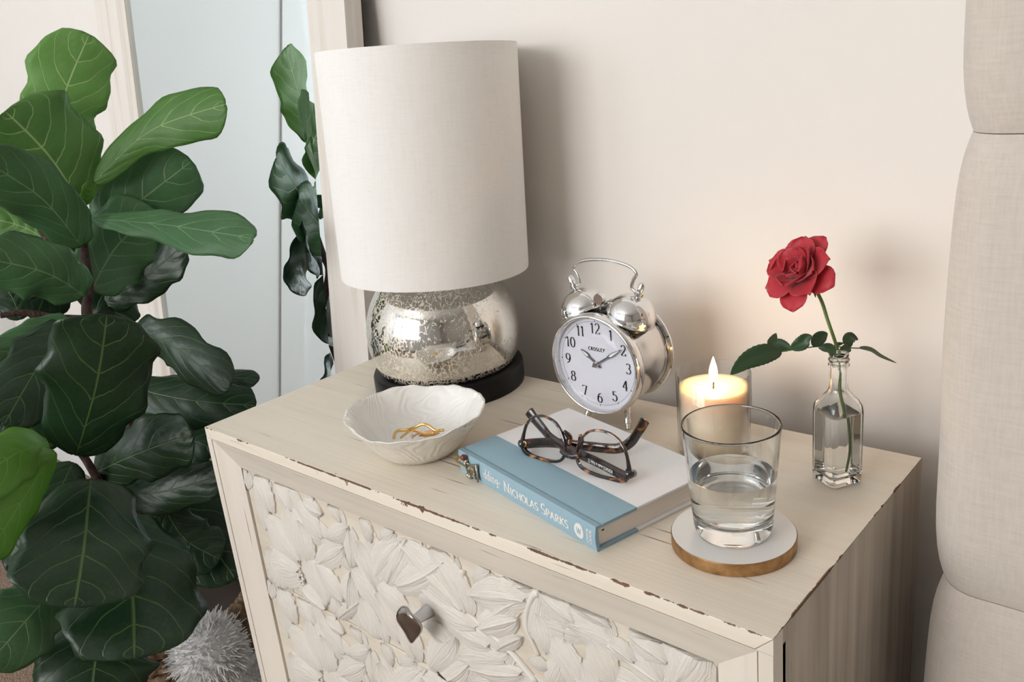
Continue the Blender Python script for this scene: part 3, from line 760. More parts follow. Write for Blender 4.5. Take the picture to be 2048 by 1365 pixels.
for k in range(12):
    a = R(30 * k); u, v = Vector((math.cos(a), 0, math.sin(a))), Vector((-math.sin(a), 0, math.cos(a)))
    o_ = Vector((0, yd, CZ)); tr_.append(([o_ + u * .0484 + v * .0005, o_ + u * .0506 + v * .0005, o_ + u * .0506 - v * .0005, o_ + u * .0484 - v * .0005], [(0, 1, 2, 3)]))
mesh_obj('minute_track', joined(*tr_), M_greyink, dial, smooth=False)
def hand(name, ang, length, wd, yy):
    a = R(90 - ang); u = Vector((math.cos(a), 0, math.sin(a))); v = Vector((-u.z, 0, u.x)); o_ = Vector((0, yy, CZ))
    prof = [(-.006, .0011), (.45 * length, .0011), (.58 * length, wd), (.72 * length, wd * .9), (length, .0004)]
    pts = [o_ + u * s_ + v * w_ for s_, w_ in prof] + [o_ + u * s_ - v * w_ for s_, w_ in reversed(prof)]
    n = len(pts); th = Vector((0, .0005, 0))
    ob = mesh_obj(name, (pts + [p + th for p in pts], [tuple(range(n)), tuple(range(2 * n - 1, n - 1, -1))] + [(i, (i + 1) % n, (i + 1) % n + n, i + n) for i in range(n)]), M_greyink, ck, smooth=False)
    prof = [(.54 * length, .0003), (.60 * length, wd * .62), (.72 * length, wd * .55), (.92 * length, .0003)]
    pts = [o_ + u * s_ + v * w_ - th * .3 for s_, w_ in prof] + [o_ + u * s_ - v * w_ - th * .3 for s_, w_ in reversed(prof)]
    mesh_obj('lume_inlay', (pts, [tuple(range(len(pts)))]), M_lume, ob, smooth=False)
hand('hour_hand', 306, .0250, .0024, -.0266)
hand('minute_hand', 57, .0410, .0022, -.0280)
mesh_obj('hand_hub', yl([(0, .0305), (.0026, .0305), (.0034, .0297), (.0034, .0246), (0, .0246)], 24), M_chrome_soft, ck, angle=40)
mesh_obj('dial_glass', yl([(0, .0335), (.030, .0330), (.0538, .0315), (.0538, .0312), (.030, .0327), (0, .0332)], 64), thin_glass('dial_crystal', (.98, .98, .985), .07), ck)
for sx in (-1, 1):
    top = Vector((sx * .0205, -.002, .0290)); foot = Vector((sx * .0295, -.0165, 0.0))
    d = foot - top; pts = [top + d * t for t in (0, .48, .50, .62, .64, .80, .82, .98, 1.0)]
    mesh_obj('foot', tube(pts, [.0040, .0040, .0034, .0034, .0042, .0042, .0030, .0030, .0012], 14), M_chrome, ck, angle=40)
sv, sf = [], []
for k in range(25):
    a = R(38 + 104 * k / 24)
    for rr3, yy in ((.0549, .013), (.0566, .010), (.0566, -.012), (.0549, -.015)): sv.append(Vector((rr3 * math.cos(a), -yy, CZ + rr3 * math.sin(a))))
for k in range(24):
    for e in range(4): f_ = (e + 1) % 4; sf.append((k * 4 + e, k * 4 + f_, k * 4 + 4 + f_, k * 4 + 4 + e))
mesh_obj('bell_mount', (sv, sf), M_blackplastic, ck, angle=40)
# saddle, bells, posts, hammer, handle
for sx in (-1, 1):
    tilt = sx * .42
    base = Vector((sx * .0262, 0, CZ + .0400)); ax = Vector((math.sin(tilt), 0, math.cos(tilt)))
    Mx = Matrix.Translation(base) @ Vector((0, 0, 1)).rotation_difference(ax).to_matrix().to_4x4()
    mesh_obj('bell_bracket', xf(lathe([(0, -.006), (.015, -.005), (.022, .003), (.021, .0075), (.010, .0105), (0, .0105)], 28), Mx), M_blackplastic, ck)
    mesh_obj('bell_post', xf(lathe([(0, .006), (.0030, .006), (.0030, .040), (.0052, .0402), (.0052, .044), (.0034, .0445), (.0034, .0475), (.0040, .0480), (.0034, .0535), (.0015, .0555), (0, .0556)], 18), Mx), M_chrome, ck, angle=40)
    rb = .0272
    bp = [(rb + .0006, .0120), (rb, .0128)] + [(rb * math.cos(R(a)), .0130 + rb * .92 * math.sin(R(a))) for a in range(6, 90, 7)] + [(.0031, .0381)]
    bp += [(.0031, .0372)] + [((rb - .001) * math.cos(R(a)), .0128 + (rb * .92 - .001) * math.sin(R(a))) for a in range(82, 5, -7)] + [(rb - .0012, .0120)]
    mesh_obj('bell', xf(lathe(bp, 56, close=True), Mx), M_chrome, ck)
mesh_obj('hammer', joined(tube([(-.002, -.009, CZ + .048), (-.002, -.0095, CZ + .066)], .0011, 8), moved(xf(lathe([(0, -.0035), (.006, -.0035), (.0065, -.002), (.0065, .002), (.006, .0035), (0, .0035)], 24), Matrix.Rotation(R(90), 4, 'X')), (-.002, -.0095, CZ + .0705))), M_chrome, ck, angle=40)
hp = [(sx_ * x_, 0, z_ + .0035) for sx_, seq in ((-1, 1), (1, -1)) for x_, z_ in [(.0455, .1505), (.0400, .1530), (.0345, .1580), (.0375, .1670), (.0415, .1735), (.0340, .1805), (.0180, .1845)][::seq]]
hp.insert(7, (0, 0, .1892))
mesh_obj('handle', tube(spline(hp, 6), .0019, 12), M_chrome_soft, ck)

# ================================================================== book
def cloth_mat(name, col, sc=900, amt=.1):
    m, nt, b = nodes_of(name); n = N(nt); co = n.coord()
    b.inputs['Roughness'].default_value = 0.75
    f = n.math('MULTIPLY', n.math('ADD', n.noise(n.mapping(co, (sc, sc * .2, sc * .2)), 1, 2), n.noise(n.mapping(co, (sc * .2, sc, sc)), 1, 2)), .5)
    n.link(n.mix(f, tuple(c * (1 - amt) for c in col), tuple(min(1, c * (1 + amt)) for c in col)), b.inputs['Base Color'])
    n.link(n.bump(f, .2, .0004), b.inputs['Normal']); return m
M_bluecloth = cloth_mat('blue_book_cloth', (0.262, 0.392, 0.468))
M_whiteboard = cloth_mat('white_cover_paper', (0.80, 0.80, 0.81), 500, .03)
def page_mat():
    m, nt, b = nodes_of('page_edges'); n = N(nt); co = n.coord(); b.inputs['Roughness'].default_value = .9
    f = n.noise(n.mapping(co, (12, 12, 2600)), 1, 2)
    n.link(n.ramp(f, (.35, (.84, .75, .66)), (.6, (.93, .87, .80))), b.inputs['Base Color']); n.link(n.bump(f, .4, .0005), b.inputs['Normal']); return m
BL, BW, BT = 0.2205, 0.1485, 0.0245          # length of the spine, width, thickness
bk = thing('book', 'hardcover book with blue cloth spine and white boards', 'book', (0.3815, -0.2505, H), R(-13.9))
cb = .0028; q = .048
# local x along the spine (head to tail), y from the spine to the fore edge
def spine_y(t): return 0.0008 - .0016 * math.sin(math.pi * t)          # slightly rounded back
nsp = 12
prof = [(spine_y(i / nsp), BT * i / nsp) for i in range(nsp + 1)]
sp = prof + [(.006, BT), (.0075, BT - .0012), (.0095, BT - .0001), (q, BT), (q, BT - cb), (.0095, BT - cb), (.003, BT - cb)] + [(.0034, cb + .0001), (.0095, cb), (q, cb), (q, 0), (.006, 0)]
mesh_obj('spine_cover', prism(sp, 0, BL, 'x'), M_bluecloth, bk, angle=30)
part_label(bk.children[-1], 'pale blue cloth spine')
bevel(mesh_obj('cover_board', box(0, BL, q + .0001, BW, BT - cb, BT - .0001), M_whiteboard, bk, smooth=False), .0005, 1)
bevel(mesh_obj('cover_board', box(0, BL, q + .0001, BW, .0001, cb), M_whiteboard, bk, smooth=False), .0005, 1)
mesh_obj('page_block', box(.0035, BL - .0035, .0036, BW - .004, cb + .0002, BT - cb - .0002), page_mat(), bk, smooth=False)
mesh_obj('ink_mark', box(BL - .0035, BL - .0033, .0095, .0125, .0155, .0166), M_ink, bk, smooth=False)
M_silver = pm('silver_foil', (0.78, 0.78, 0.76), 0.35, Metallic=0.25)
def on_spine(vs2, x0, z0):
    out = []
    for v in vs2:
        z = z0 + v.y; out.append(Vector((x0 + v.x, spine_y(z / BT) - .00022, z)))
    return out
g = text('dding', .0094, True, .16, .09, .03)
mesh_obj('title_lettering', (on_spine(g[0], .0480, .0095), g[1]), M_silver, bk, smooth=False)
g = text('.', .011, False, .3, .2); mesh_obj('title_dot', (on_spine(g[0], .0745, .0085), g[1]), M_silver, bk, smooth=False)
g = text('NICHOLAS SPARKS', .0104, True, .16, .085, .045, small=.74)
mesh_obj('author_lettering', (on_spine([Vector((v.x * .100 / g[2], v.y)) for v in g[0]], .0835, .0078), g[1]), M_silver, bk, smooth=False)
ov = [Vector((0, 0))] + [Vector((.0064 * q_ * math.cos(2 * math.pi * k / 28), .0074 * q_ * math.sin(2 * math.pi * k / 28))) for q_ in (.25, .5, .75, 1.0) for k in range(28)]
of = [(0, 1 + k, 1 + (k + 1) % 28) for k in range(28)] + [(1 + r_ * 28 + k, 1 + r_ * 28 + (k + 1) % 28, 29 + r_ * 28 + (k + 1) % 28, 29 + r_ * 28 + k) for r_ in range(3) for k in range(28)]
em = mesh_obj('publisher_emblem', (on_spine(ov, .1985, .0120), of), M_silver, bk, smooth=False)
g1, g2 = text('W', .0058, True, .16, .08), None
mesh_obj('emblem_letter', ([p + Vector((0, -.00012, 0)) for p in on_spine([Vector((v.x - .0032, v.y - .003)) for v in g1[0]], .1985, .0120)], g1[1]), M_bluecloth, em, smooth=False)
for word, xo in (('WARNER', .2085), ('BOOKS', .2127)):
    g = text(word, .0027, False, .2, .16, .10); k = .0135 / g[2]
    mesh_obj('publisher_lettering', (on_spine([Vector((v.y, -v.x * k)) for v in g[0]], xo, .0190), g[1]), M_silver, bk, smooth=False)

# ================================================================== spectacles (upside down on the book)
def tortoise_mat():
    m, nt, b = nodes_of('tortoiseshell'); n = N(nt); co = n.coord()
    b.inputs['Roughness'].default_value = 0.12; b.inputs['Coat Weight'].default_value = .6
    f = n.noise(co, 95, 2, .5, .8)
    n.link(n.ramp(f, (.46, (.007, .004, .004)), (.58, (.05, .014, .007)), (.66, (.26, .095, .025)), (.76, (.50, .27, .09))), b.inputs['Base Color'])
    return m
M_tort = tortoise_mat()
M_darktort = pm('dark_tortoise', (.022, .009, .007), .14, Coat_Weight=.5)
ZG = H + BT
gl0 = Vector((0.4442, -0.2275, ZG)); gl1 = Vector((0.5800, -0.2290, ZG))
ex = (gl1 - gl0).normalized(); ez = Vector((0, .20, 1)).normalized(); ey = ez.cross(ex).normalized()   # ex along the front, ez up the lens, ey to the back
ez = ex.cross(ey).normalized()
sg = thing('eyeglasses', 'dark tortoiseshell eyeglasses folded upside down on the book', 'eyeglasses', gl0)
FWD = (gl1 - gl0).length
def gp(x, z, y=0.0): return ex * x + ez * z + ey * y
def rim_pts(cx, sgn, n=56):
    """outline of one lens upside down: brow edge low and nearly straight, rounded top"""
    ctl = [(-.0225, .0075), (-.010, .0035), (.006, .0025), (.020, .0035), (.0275, .0080), (.0285, .0170), (.0250, .0300), (.0160, .0400), (.0020, .0440), (-.0130, .0410), (-.0225, .0310), (-.0265, .0180)]
    return [(cx + sgn * p.x, p.y + .0005) for p in spline([Vector((a, b_, 0)) for a, b_ in (ctl if sgn > 0 else ctl[::-1])], 6, closed=True)]
M_ink_w = pm('white_print', (.75, .75, .75), .5)
for sgn, cx in ((-1, .0335), (1, FWD - .0335)):
    ol = rim_pts(cx, sgn)
    pts = [gp(x, z, .004 * ((x - FWD / 2) / .065) ** 2) for x, z in ol]
    nrm = ey
    # rim of rectangular section, heavier along the brow
    vs, fs, n = [], [], len(pts)
    ctr = sum(pts, Vector()) / n
    for i, p in enumerate(pts):
        t = (pts[(i + 1) % n] - pts[i - 1]).normalized(); o_ = t.cross(nrm).normalized()
        if o_.dot(p - ctr) < 0: o_ = -o_
        zz = ol[i][1]; k_ = max(0, min(1, ((ol[i][0] - cx) * sgn - .010) / .016)) * max(0, min(1, (.026 - zz) / .018)); wd = .0022 + .0010 * max(0, (.022 - zz) / .022) + .0020 * k_ * k_ * (3 - 2 * k_)
        for a, d in ((0, -.0019), (wd, -.0014), (wd, .0014), (0, .0019)): vs.append(p + o_ * a + nrm * d)
    for i in range(n):
        j = (i + 1) % n
        for k in range(4): l = (k + 1) % 4; fs.append((i * 4 + k, j * 4 + k, j * 4 + l, i * 4 + l))
    rm = mesh_obj('rim', (vs, fs), M_tort, sg, angle=60); bevel(rm, .0006, 2, 40)
    ln = mesh_obj('lens', ([p - nrm * .0003 for p in pts] + [p + nrm * .0003 for p in pts], [tuple(range(n)), tuple(range(2 * n - 1, n - 1, -1))] + [(i, (i + 1) % n, (i + 1) % n + n, i + n) for i in range(n)]), M_lens, sg, smooth=False)
    # end piece and hinge
    xo = cx + sgn * .0315
    mesh_obj('end_piece', tube([gp(xo - sgn * .004, .011, .002), gp(xo, .0105, .004), gp(xo + sgn * .0005, .010, .010)], [.0042, .0046, .0036], 10), M_tort, sg)
    mesh_obj('nose_pad', tube(spline([gp(cx - sgn * .0245, .036, .001), gp(cx - sgn * .0275, .029, .006), gp(cx - sgn * .0280, .021, .004)], 4), [.0016, .002, .0026, .003, .003, .003, .0026, .0022, .0016], 8), M_tort, sg)
bp = spline([gp(.0575, .017), gp(FWD / 2 - .004, .0145, -.001), gp(FWD / 2 + .004, .0145, -.001), gp(FWD - .0575, .017)], 5)
mesh_obj('bridge', tube(bp, .0036, 12, up=ez), M_tort, sg)
def temple(pts, mat, wd0=.0052, wd1=.0064):
    pts = spline(pts, 8); n = len(pts)
    rr = [wd0 + (wd1 - wd0) * max(0, (i / n - .6) / .4) for i in range(n)]
    rr[0] *= .9; rr[-1] *= .6
    return mesh_obj('temple', tube(pts, rr, 12, flat=.36, up=ez), mat, sg)
def gt(u, v, h): return on(u, v, z=ZG + h) - gl0
tA = temple([gt(1046, 889, .010), gt(1100, 886, .0085), gt(1170, 893, .0075), gt(1232, 898, .009), gt(1260, 886, .015), gt(1278, 862, .025), gt(1291, 840, .034)], M_tort)
tBp = [gt(1254, 956, .0075), gt(1235, 946, .0075), gt(1190, 923, .0075), gt(1142, 901, .0080), gt(1104, 878, .0120), gt(1086, 858, .019), gt(1069, 838, .027), gt(1057, 822, .034)]
tB = temple(tBp, M_darktort)
g = text('VERSACE made in Italy CE', .0030, False, .2, .14, .12)
tdir = (tBp[3] - tBp[1]).normalized(); tout = Vector((tdir.y, -tdir.x, 0)).normalized()
if tout.dot(CAM - gl0) < 0: tout = -tout
torg = tBp[1] + tdir * .004 + tout * .0026 + ez * .0015
mesh_obj('inner_print', lay(([Vector((v.x * .78, -v.y)) for v in g[0]], g[1]), torg, tdir, ez), M_ink_w, tB, smooth=False)
lo = gt(1051, 887, .010) + tout * .003
mesh_obj('hinge_emblem', joined(tube(spline([lo + ez * .003, lo + ex * .003 + ez * .003, lo + ex * .004, lo + ex * .001 - ez * .003, lo - ex * .003 - ez * .002], 5), .0006, 6), tube([lo - ex * .004, lo + ex * .001], .0006, 6)), M_gold, tA)

# ================================================================== book-spine charm clip
sc_ = thing('bookmark_clip', 'small enamelled silver charm clipped on the blue book spine', 'bookmark', (0.3815, -0.2505, H), R(-13.9))
def enamel_mat():
    m, nt, b = nodes_of('mosaic_enamel'); n = N(nt); co = n.coord(); b.inputs['Roughness'].default_value = .25; b.inputs['Coat Weight'].default_value = .5
    v = n.new('ShaderNodeTexVoronoi'); n.link(co, v.inputs['Vector']); v.inputs['Scale'].default_value = 430
    sx = n.new('ShaderNodeSeparateColor'); n.link(v.outputs['Color'], sx.inputs[0])
    n.link(n.ramp(sx.outputs[0], (0, (.02, .02, .018)), (.3, (.07, .065, .06)), (.5, (.20, .045, .03)), (.64, (.10, .28, .14)), (.78, (.35, .33, .20)), (.9, (.03, .03, .03)), interp='CONSTANT'), b.inputs['Base Color'])
    return m
M_antsilver = metal('antique_silver', (.42, .40, .36), .32)
yq = -.0026
def plate(poly, y0, y1): return prism(poly, y0, y1, 'y')
body = [(.0165, .0175), (.0235, .0110), (.0260, .0175), (.0385, .0215), (.0400, .0215), (.0400, .0030), (.0385, .0030), (.0290, .0050), (.0225, .0040), (.0200, .0075)]
pb = mesh_obj('charm_plate', plate(body, yq - .0016, yq + .0008), M_antsilver, sc_, smooth=False); bevel(pb, .0005, 1)
inner = [(.0195, .0165), (.0240, .0125), (.0268, .0160), (.0376, .0195), (.0376, .0048), (.0290, .0066), (.0228, .0058), (.0205, .0085)]
mesh_obj('enamel', plate(inner, yq - .0021, yq - .0015), enamel_mat(), sc_, smooth=False)
mesh_obj('edge_bar', tube([(.0398, yq - .001, .0025), (.0398, yq - .001, .0222)], .0011, 8), M_antsilver, sc_)
mesh_obj('head_bead', sphere(.0033, (.0165, yq - .0010, .0222), 16, 10), pm('ruby_enamel', (.16, .03, .025), .25), sc_)
mesh_obj('neck_bead', sphere(.0021, (.0195, yq - .0005, .0186), 14, 8), M_antsilver, sc_)
for bx_, bz_ in ((.0205, .0032), (.0240, .0030)): mesh_obj('foot_bead', sphere(.0027, (bx_, yq - .0004, bz_), 14, 8), M_antsilver, sc_)
mesh_obj('wire_clip', tube(spline([(.024, yq, .0165), (.010, yq - .0006, .0175), (-.002, yq + .001, .0172), (-.0042, .004, .0155), (-.002, yq, .0120), (.010, yq - .0004, .0112), (.0235, yq, .0110)], 6), .0009, 8), M_gold, sc_)

# ================================================================== textured bowl and jewellery
def pearl_mat(name, base, ridges):
    m, nt, b = nodes_of(name); n = N(nt); co = n.coord()
    b.inputs['Roughness'].default_value = .22; b.inputs['Coat Weight'].default_value = .5; b.inputs['Coat Roughness'].default_value = .15
    X_ = n.xyz(co)
    ang = n.math('ARCTAN2', X_[1], X_[0]); rad = n.math('SQRT', n.math('ADD', n.math('MULTIPLY', X_[0], X_[0]), n.math('MULTIPLY', X_[1], X_[1])))
    sw = n.math('MULTIPLY', n.math('SUBTRACT', n.noise(co, 19, 1), .5), 95.0)
    h = n.math('SINE', n.math('ADD', n.math('ADD', n.math('MULTIPLY', ang, 44.0), n.math('MULTIPLY', rad, 420.0)), sw))
    h = n.math('ADD', n.math('MULTIPLY', h, .5), n.noise(co, 55, 3))
    cl = n.mix(n.noise(co, 40, 3), tuple(c * .93 for c in base), base)
    X = n.xyz(co)
    # silvered paint worn through at the rim
    wm = n.math('GREATER_THAN', n.math('ADD', n.math('MULTIPLY', X[2], 14.0), n.math('MULTIPLY', n.noise(co, 120, 4, .7), .55)), .985 if not ridges else 1.08)
    cl = n.mix(n.math('MULTIPLY', wm, .55), cl, (.36, .34, .30))
    n.link(cl, b.inputs['Base Color'])
    n.link(n.bump(n.math('ADD', h, n.math('MULTIPLY', n.noise(co, 300, 3), .5)), .5, .0010), b.inputs['Normal'])
    return m
BX, BY = 0.3055, -0.2365
bo = thing('trinket_bowl', 'round pearly ridged trinket bowl in front of the lamp', 'bowl', (BX, BY, H))
def bowl_surf(prof, n=120, amp=1.0):
    vs, fs = [], []
    for r_, h in prof:
        for k in range(n):
            a = 2 * math.pi * k / n; t = h / .05
            f = 1 + .030 * math.sin(2 * a + 2.4) * t + .012 * math.sin(5 * a + 1) * t + .007 * math.sin(11 * a) * t * t
            hz = h + t * t * (.0025 * math.sin(2 * a + .6) + .0011 * math.sin(7 * a + 2) + .0006 * math.sin(19 * a))
            vs.append(Vector((r_ * f * math.cos(a), r_ * f * math.sin(a), hz)))
    m = len(prof)
    for i in range(m - 1):
        for k in range(n): fs.append((i * n + k, i * n + (k + 1) % n, (i + 1) * n + (k + 1) % n, (i + 1) * n + k))
    return vs, fs, n
outp = [(.030, .0012), (.036, .0), (.041, .0022), (.049, .009), (.058, .019), (.066, .030), (.0740, .040), (.0800, .0490)]
inp = [(.0795, .0497), (.0770, .0487), (.070, .040), (.062, .030), (.053, .019), (.042, .0105), (.026, .0062), (.010, .0048)]
vo, fo, n_ = bowl_surf(outp); fo.append(tuple(range(n_ - 1, -1, -1)))
mesh_obj('outer_shell', (vo, fo), pearl_mat('pearly_cream_outside', (.84, .80, .72), False), bo)
vi, fi, n_ = bowl_surf([outp[-1]] + inp); fi.append(tuple(range(8 * n_, 9 * n_)))
mesh_obj('inner_lining', (vi, fi), pearl_mat('pearly_white_inside', (.90, .885, .85), True), bo)
part_label(bo.children[-1], 'pearly white ridged lining')
rimg = [vo[(len(outp) - 1) * n_ + k] for k in range(n_)]
def bp_(u, v, z): p = on(u, v, z=H + z); return p
jb = bp_(835, 865, .030)
br = thing('gold_bracelet', 'gold bracelet with a small collar lying in the bowl', 'bracelet', jb)
P_ = lambda u, v, z: bp_(u, v, z) - jb
b1 = spline([P_(788, 877, .018), P_(790, 868, .026), P_(797, 862, .033), P_(818, 860, .037), P_(831, 855, .042), P_(845, 849, .046), P_(858, 853, .044), P_(872, 862, .040), P_(886, 861, .043)], 6)
mesh_obj('bangle_wire', tube(b1, .0018, 10), M_gold, br)
b2 = spline([P_(802, 876, .020), P_(812, 868, .027), P_(822, 862, .033), P_(836, 864, .033), P_(852, 868, .033), P_(868, 866, .036)], 6)
mesh_obj('bangle_wire', tube(b2, .0014, 10), M_gold, br)
cc = P_(819, 860.5, .0365); cdv = (P_(826, 857, .0395) - P_(812, 862, .034)).normalized()
mesh_obj('collar', tube([cc - cdv * .0030, cc - cdv * .0012, cc + cdv * .0012, cc + cdv * .0030], [.0029, .0026, .0026, .0029], 14), M_gold, br, angle=40)
jr = bp_(850, 868, .028)
rp = thing('rose_gold_hair_clip', 'rose gold clip under the bracelet in the bowl', 'hair clip', jr)
Q_ = lambda u, v, z: bp_(u, v, z) - jr
lp = [(836, 872, .024), (846, 864, .030), (858, 860, .034), (872, 862, .036), (880, 866, .036), (868, 870, .032), (850, 873, .027)]
vs = [Q_(*p) for p in lp]; n = len(vs); nn = Vector((0, 0, .0016))
cl_ = mesh_obj('clip_plate', (vs + [v - nn for v in vs], [tuple(range(n)), tuple(range(2 * n - 1, n - 1, -1))] + [(i, (i + 1) % n, (i + 1) % n + n, i + n) for i in range(n)]), M_rosegold, rp, smooth=False); bevel(cl_, .0006, 2)
mesh_obj('clip_pin', tube(spline([Q_(824, 876, .020), Q_(834, 869, .027), Q_(846, 866, .031)], 5), .0012, 8), M_rosegold, rp)
mesh_obj('pearl', sphere(.0024, Q_(824, 872, .024), 14, 8), pm('small_pearl', (.78, .62, .50), .25), rp)

# ================================================================== coaster, tumbler of water
def coaster_edge():
    m, nt, b = nodes_of('gilded_edge'); n = N(nt); co = n.coord(); b.inputs['Roughness'].default_value = .42; b.inputs['Metallic'].default_value = .55
    n.link(n.ramp(n.noise(co, 60, 4, .6), (.3, (.16, .075, .025)), (.55, (.36, .195, .075)), (.75, (.50, .31, .14))), b.inputs['Base Color']); return m
TX, TY = .6845, -.2300
co_ = thing('coaster', 'round white coaster with gilded brown edge under the tumbler', 'coaster', (TX, TY, H))
mesh_obj('coaster_body', lathe([(0, 0), (.0508, 0), (.0516, .0008), (.0516, .0112), (.0513, .0116), (0, .0116)], 96), coaster_edge(), co_, angle=30)
mesh_obj('white_top', lathe([(0, .01165), (.0508, .01165), (.0509, .0119), (0, .0120)], 96), pm('white_stone', (.80, .785, .76), .35), co_, angle=30)
gz = H + .0121
tg = thing('tumbler', 'clear glass tumbler half full of water on the white coaster', 'glass', (TX, TY, gz))
ht = .0985
def rt(z): return .0318 + (.0398 - .0318) * z / ht
og = [(0, .0006), (.024, .0006), (.0285, 0), (.0305, .0012), (.0316, .0045)] + [(rt(z), z) for z in (.008, .012, .03, .06, .09, .0955, .0970)] + [(rt(ht) - .0001, ht - .0006), (rt(ht) - .0004, ht - .0002), (rt(ht) - .0008, ht), (rt(ht) - .0012, ht - .0002), (rt(ht) - .0015, ht - .0006)]
tw = .0016
ig = [(rt(z) - tw, z) for z in (.0970, .0955, .09, .06, .035, .024, .021)] + [(rt(.018) - .0028, .0170), (.024, .0140), (.012, .0130), (0, .0128)]
mesh_obj('glass_body', lathe(og + ig, 96), M_glass, tg)
wl = .0535; e_ = .00025
wp = [(0, .0128 - e_), (.012, .0130 - e_), (.024 + e_, .0140 - e_), (rt(.018) - .0028 + e_, .0170 - e_), (rt(.024) - tw + e_, .024), (rt(.035) - tw + e_, .035), (rt(wl) - tw + e_, wl + .0006), (rt(wl) - tw - .0015, wl), (0, wl)]
mesh_obj('water', lathe(wp, 96), M_water, tg, angle=50); part_label(tg.children[-1], 'clear water')

# ================================================================== candle
KX, KY = .5865, -.0795
ca = thing('candle', 'lit white candle in a clear glass jar', 'candle', (KX, KY, H))
kr, kh = .0375, .0870
jar = [(0, 0), (.034, 0), (.0368, .0012), (kr, .004), (kr, kh - .0008), (kr - .0008, kh), (kr - .0016, kh - .0006), (kr - .0018, .0062), (.033, .0045), (0, .0042)]
mesh_obj('candle_jar', lathe(jar, 96), thin_glass('jar_glass', (.985, .985, .98), .22), ca)
def wax_mat():
    m, nt, b = nodes_of('ivory_wax')
    b.inputs['Base Color'].default_value = (.82, .70, .53, 1); b.inputs['Roughness'].default_value = .45
    b.inputs['Subsurface Weight'].default_value = 1.0; b.inputs['Subsurface Radius'].default_value = (1.0, .62, .35); b.inputs['Subsurface Scale'].default_value = .016
    return m
zw = .0700
mesh_obj('wax', lathe([(0, .0046), (.033, .0048), (kr - .0021, .0068), (kr - .0021, zw + .0012), (kr - .006, zw + .0002), (.020, zw - .0006), (.006, zw - .0012), (0, zw - .0013)], 96), wax_mat(), ca)
mesh_obj('wick', tube([(0, 0, zw - .003), (.0002, 0, zw + .004), (.0010, .0003, zw + .0085)], .0009, 8), M_ink, ca)
def flame_mat():
    m = bpy.data.materials.new('candle_flame'); m.use_nodes = True; nt = m.node_tree; nt.nodes.clear(); n = N(nt)
    o = n.new('ShaderNodeOutputMaterial'); e = n.new('ShaderNodeEmission'); X = n.xyz(n.coord())
    f = n.math('DIVIDE', n.math('SUBTRACT', X[2], zw + .003), .030)
    n.link(n.ramp(f, (0, (1.0, .40, .10)), (.3, (1.0, .62, .26)), (1, (1.0, .52, .18))), e.inputs[0]); e.inputs[1].default_value = FLAME
    n.link(e.outputs[0], o.inputs[0]); return m
FLAME = 135.0
mesh_obj('flame', [ [Vector((v.x * 1.0 + .0008 * (v.z / .03), v.y, v.z + zw + .0060)) for v in lathe([(0, 0), (.0016, .0008), (.0034, .0040), (.0043, .0080), (.0042, .0120), (.0032, .0170), (.0018, .0220), (.0007, .0255), (0, .0275)], 24)[0]], lathe([(0, 0), (.0016, .0008), (.0034, .0040), (.0043, .0080), (.0042, .0120), (.0032, .0170), (.0018, .0220), (.0007, .0255), (0, .0275)], 24)[1] ], flame_mat(), ca)
part_label(ca.children[-1], 'bright yellow candle flame')

# ================================================================== bottle vase
VX, VY = .7142, -.0811
va_ = thing('bottle_vase', 'small square clear glass bottle holding water and the rose', 'vase', (VX, VY, H), R(-31))
def sqring(hw, cr, n=10):
    """rounded square with half width hw and corner radius cr"""
    out = []
    for qd in range(4):
        cx, cy_ = ((1, 1), (-1, 1), (-1, -1), (1, -1))[qd]
        for k in range(n):
            a = R(90 * qd + 90 * k / (n - 1)); out.append((cx * (hw - cr) + cr * math.cos(a), cy_ * (hw - cr) + cr * math.sin(a)))
    return out
def loft(rings, cap0=True, cap1=True):
    vs, fs, n = [], [], 40
    for hw, cr, z in rings: vs += [Vector((x, y, z)) for x, y in sqring(hw, cr)]
    for i in range(len(rings) - 1):
        for k in range(n): fs.append((i * n + k, i * n + (k + 1) % n, (i + 1) * n + (k + 1) % n, (i + 1) * n + k))
    if cap0: fs.append(tuple(range(n - 1, -1, -1)))
    if cap1: m = (len(rings) - 1) * n; fs.append(tuple(range(m, m + n)))
    return vs, fs
hb_ = .0172
outr = [(.0120, .005, .0012), (.0150, .005, 0), (.0166, .0055, .0015), (hb_, .0055, .0050), (hb_, .0055, .072), (.0168, .0065, .0770), (.0150, .0080, .0820), (.0118, .0092, .0865), (.0092, .0090, .0905), (.0082, .00815, .0945), (.0080, .00795, .1130),
        (.0083, .00825, .1138), (.0093, .00925, .1148), (.0093, .00925, .1165), (.0082, .00815, .1175), (.0082, .00815, .1190), (.0092, .00915, .1200), (.0092, .00915, .1216), (.0083, .00825, .1226), (.0083, .00825, .1240), (.0089, .00885, .1250), (.0086, .00855, .1262), (.0078, .00775, .1266)]
inr = [(.0063, .00625, .1262), (.0060, .00595, .1130), (.0062, .00615, .0940), (.0072, .0070, .0900), (.0098, .0078, .0855), (.0128, .0066, .0805), (.0143, .0052, .0760), (.0148, .0045, .0710), (.0148, .0045, .0120), (.0135, .0045, .0085), (.0080, .0040, .0075)]
mesh_obj('glass_body', loft(outr + inr), M_glass, va_)
wz = .0690; i_ = .0002
mesh_obj('water', loft([(.0080, .0040, .0075 - i_), (.0135 + i_, .0045, .0085 - i_), (.0148 + i_, .0045, .0120), (.0148 + i_, .0045, wz + .0006), (.0138, .0042, wz), (.0060, .0030, wz - .0001)]), M_water, va_, angle=50)
part_label(va_.children[-1], 'clear water')

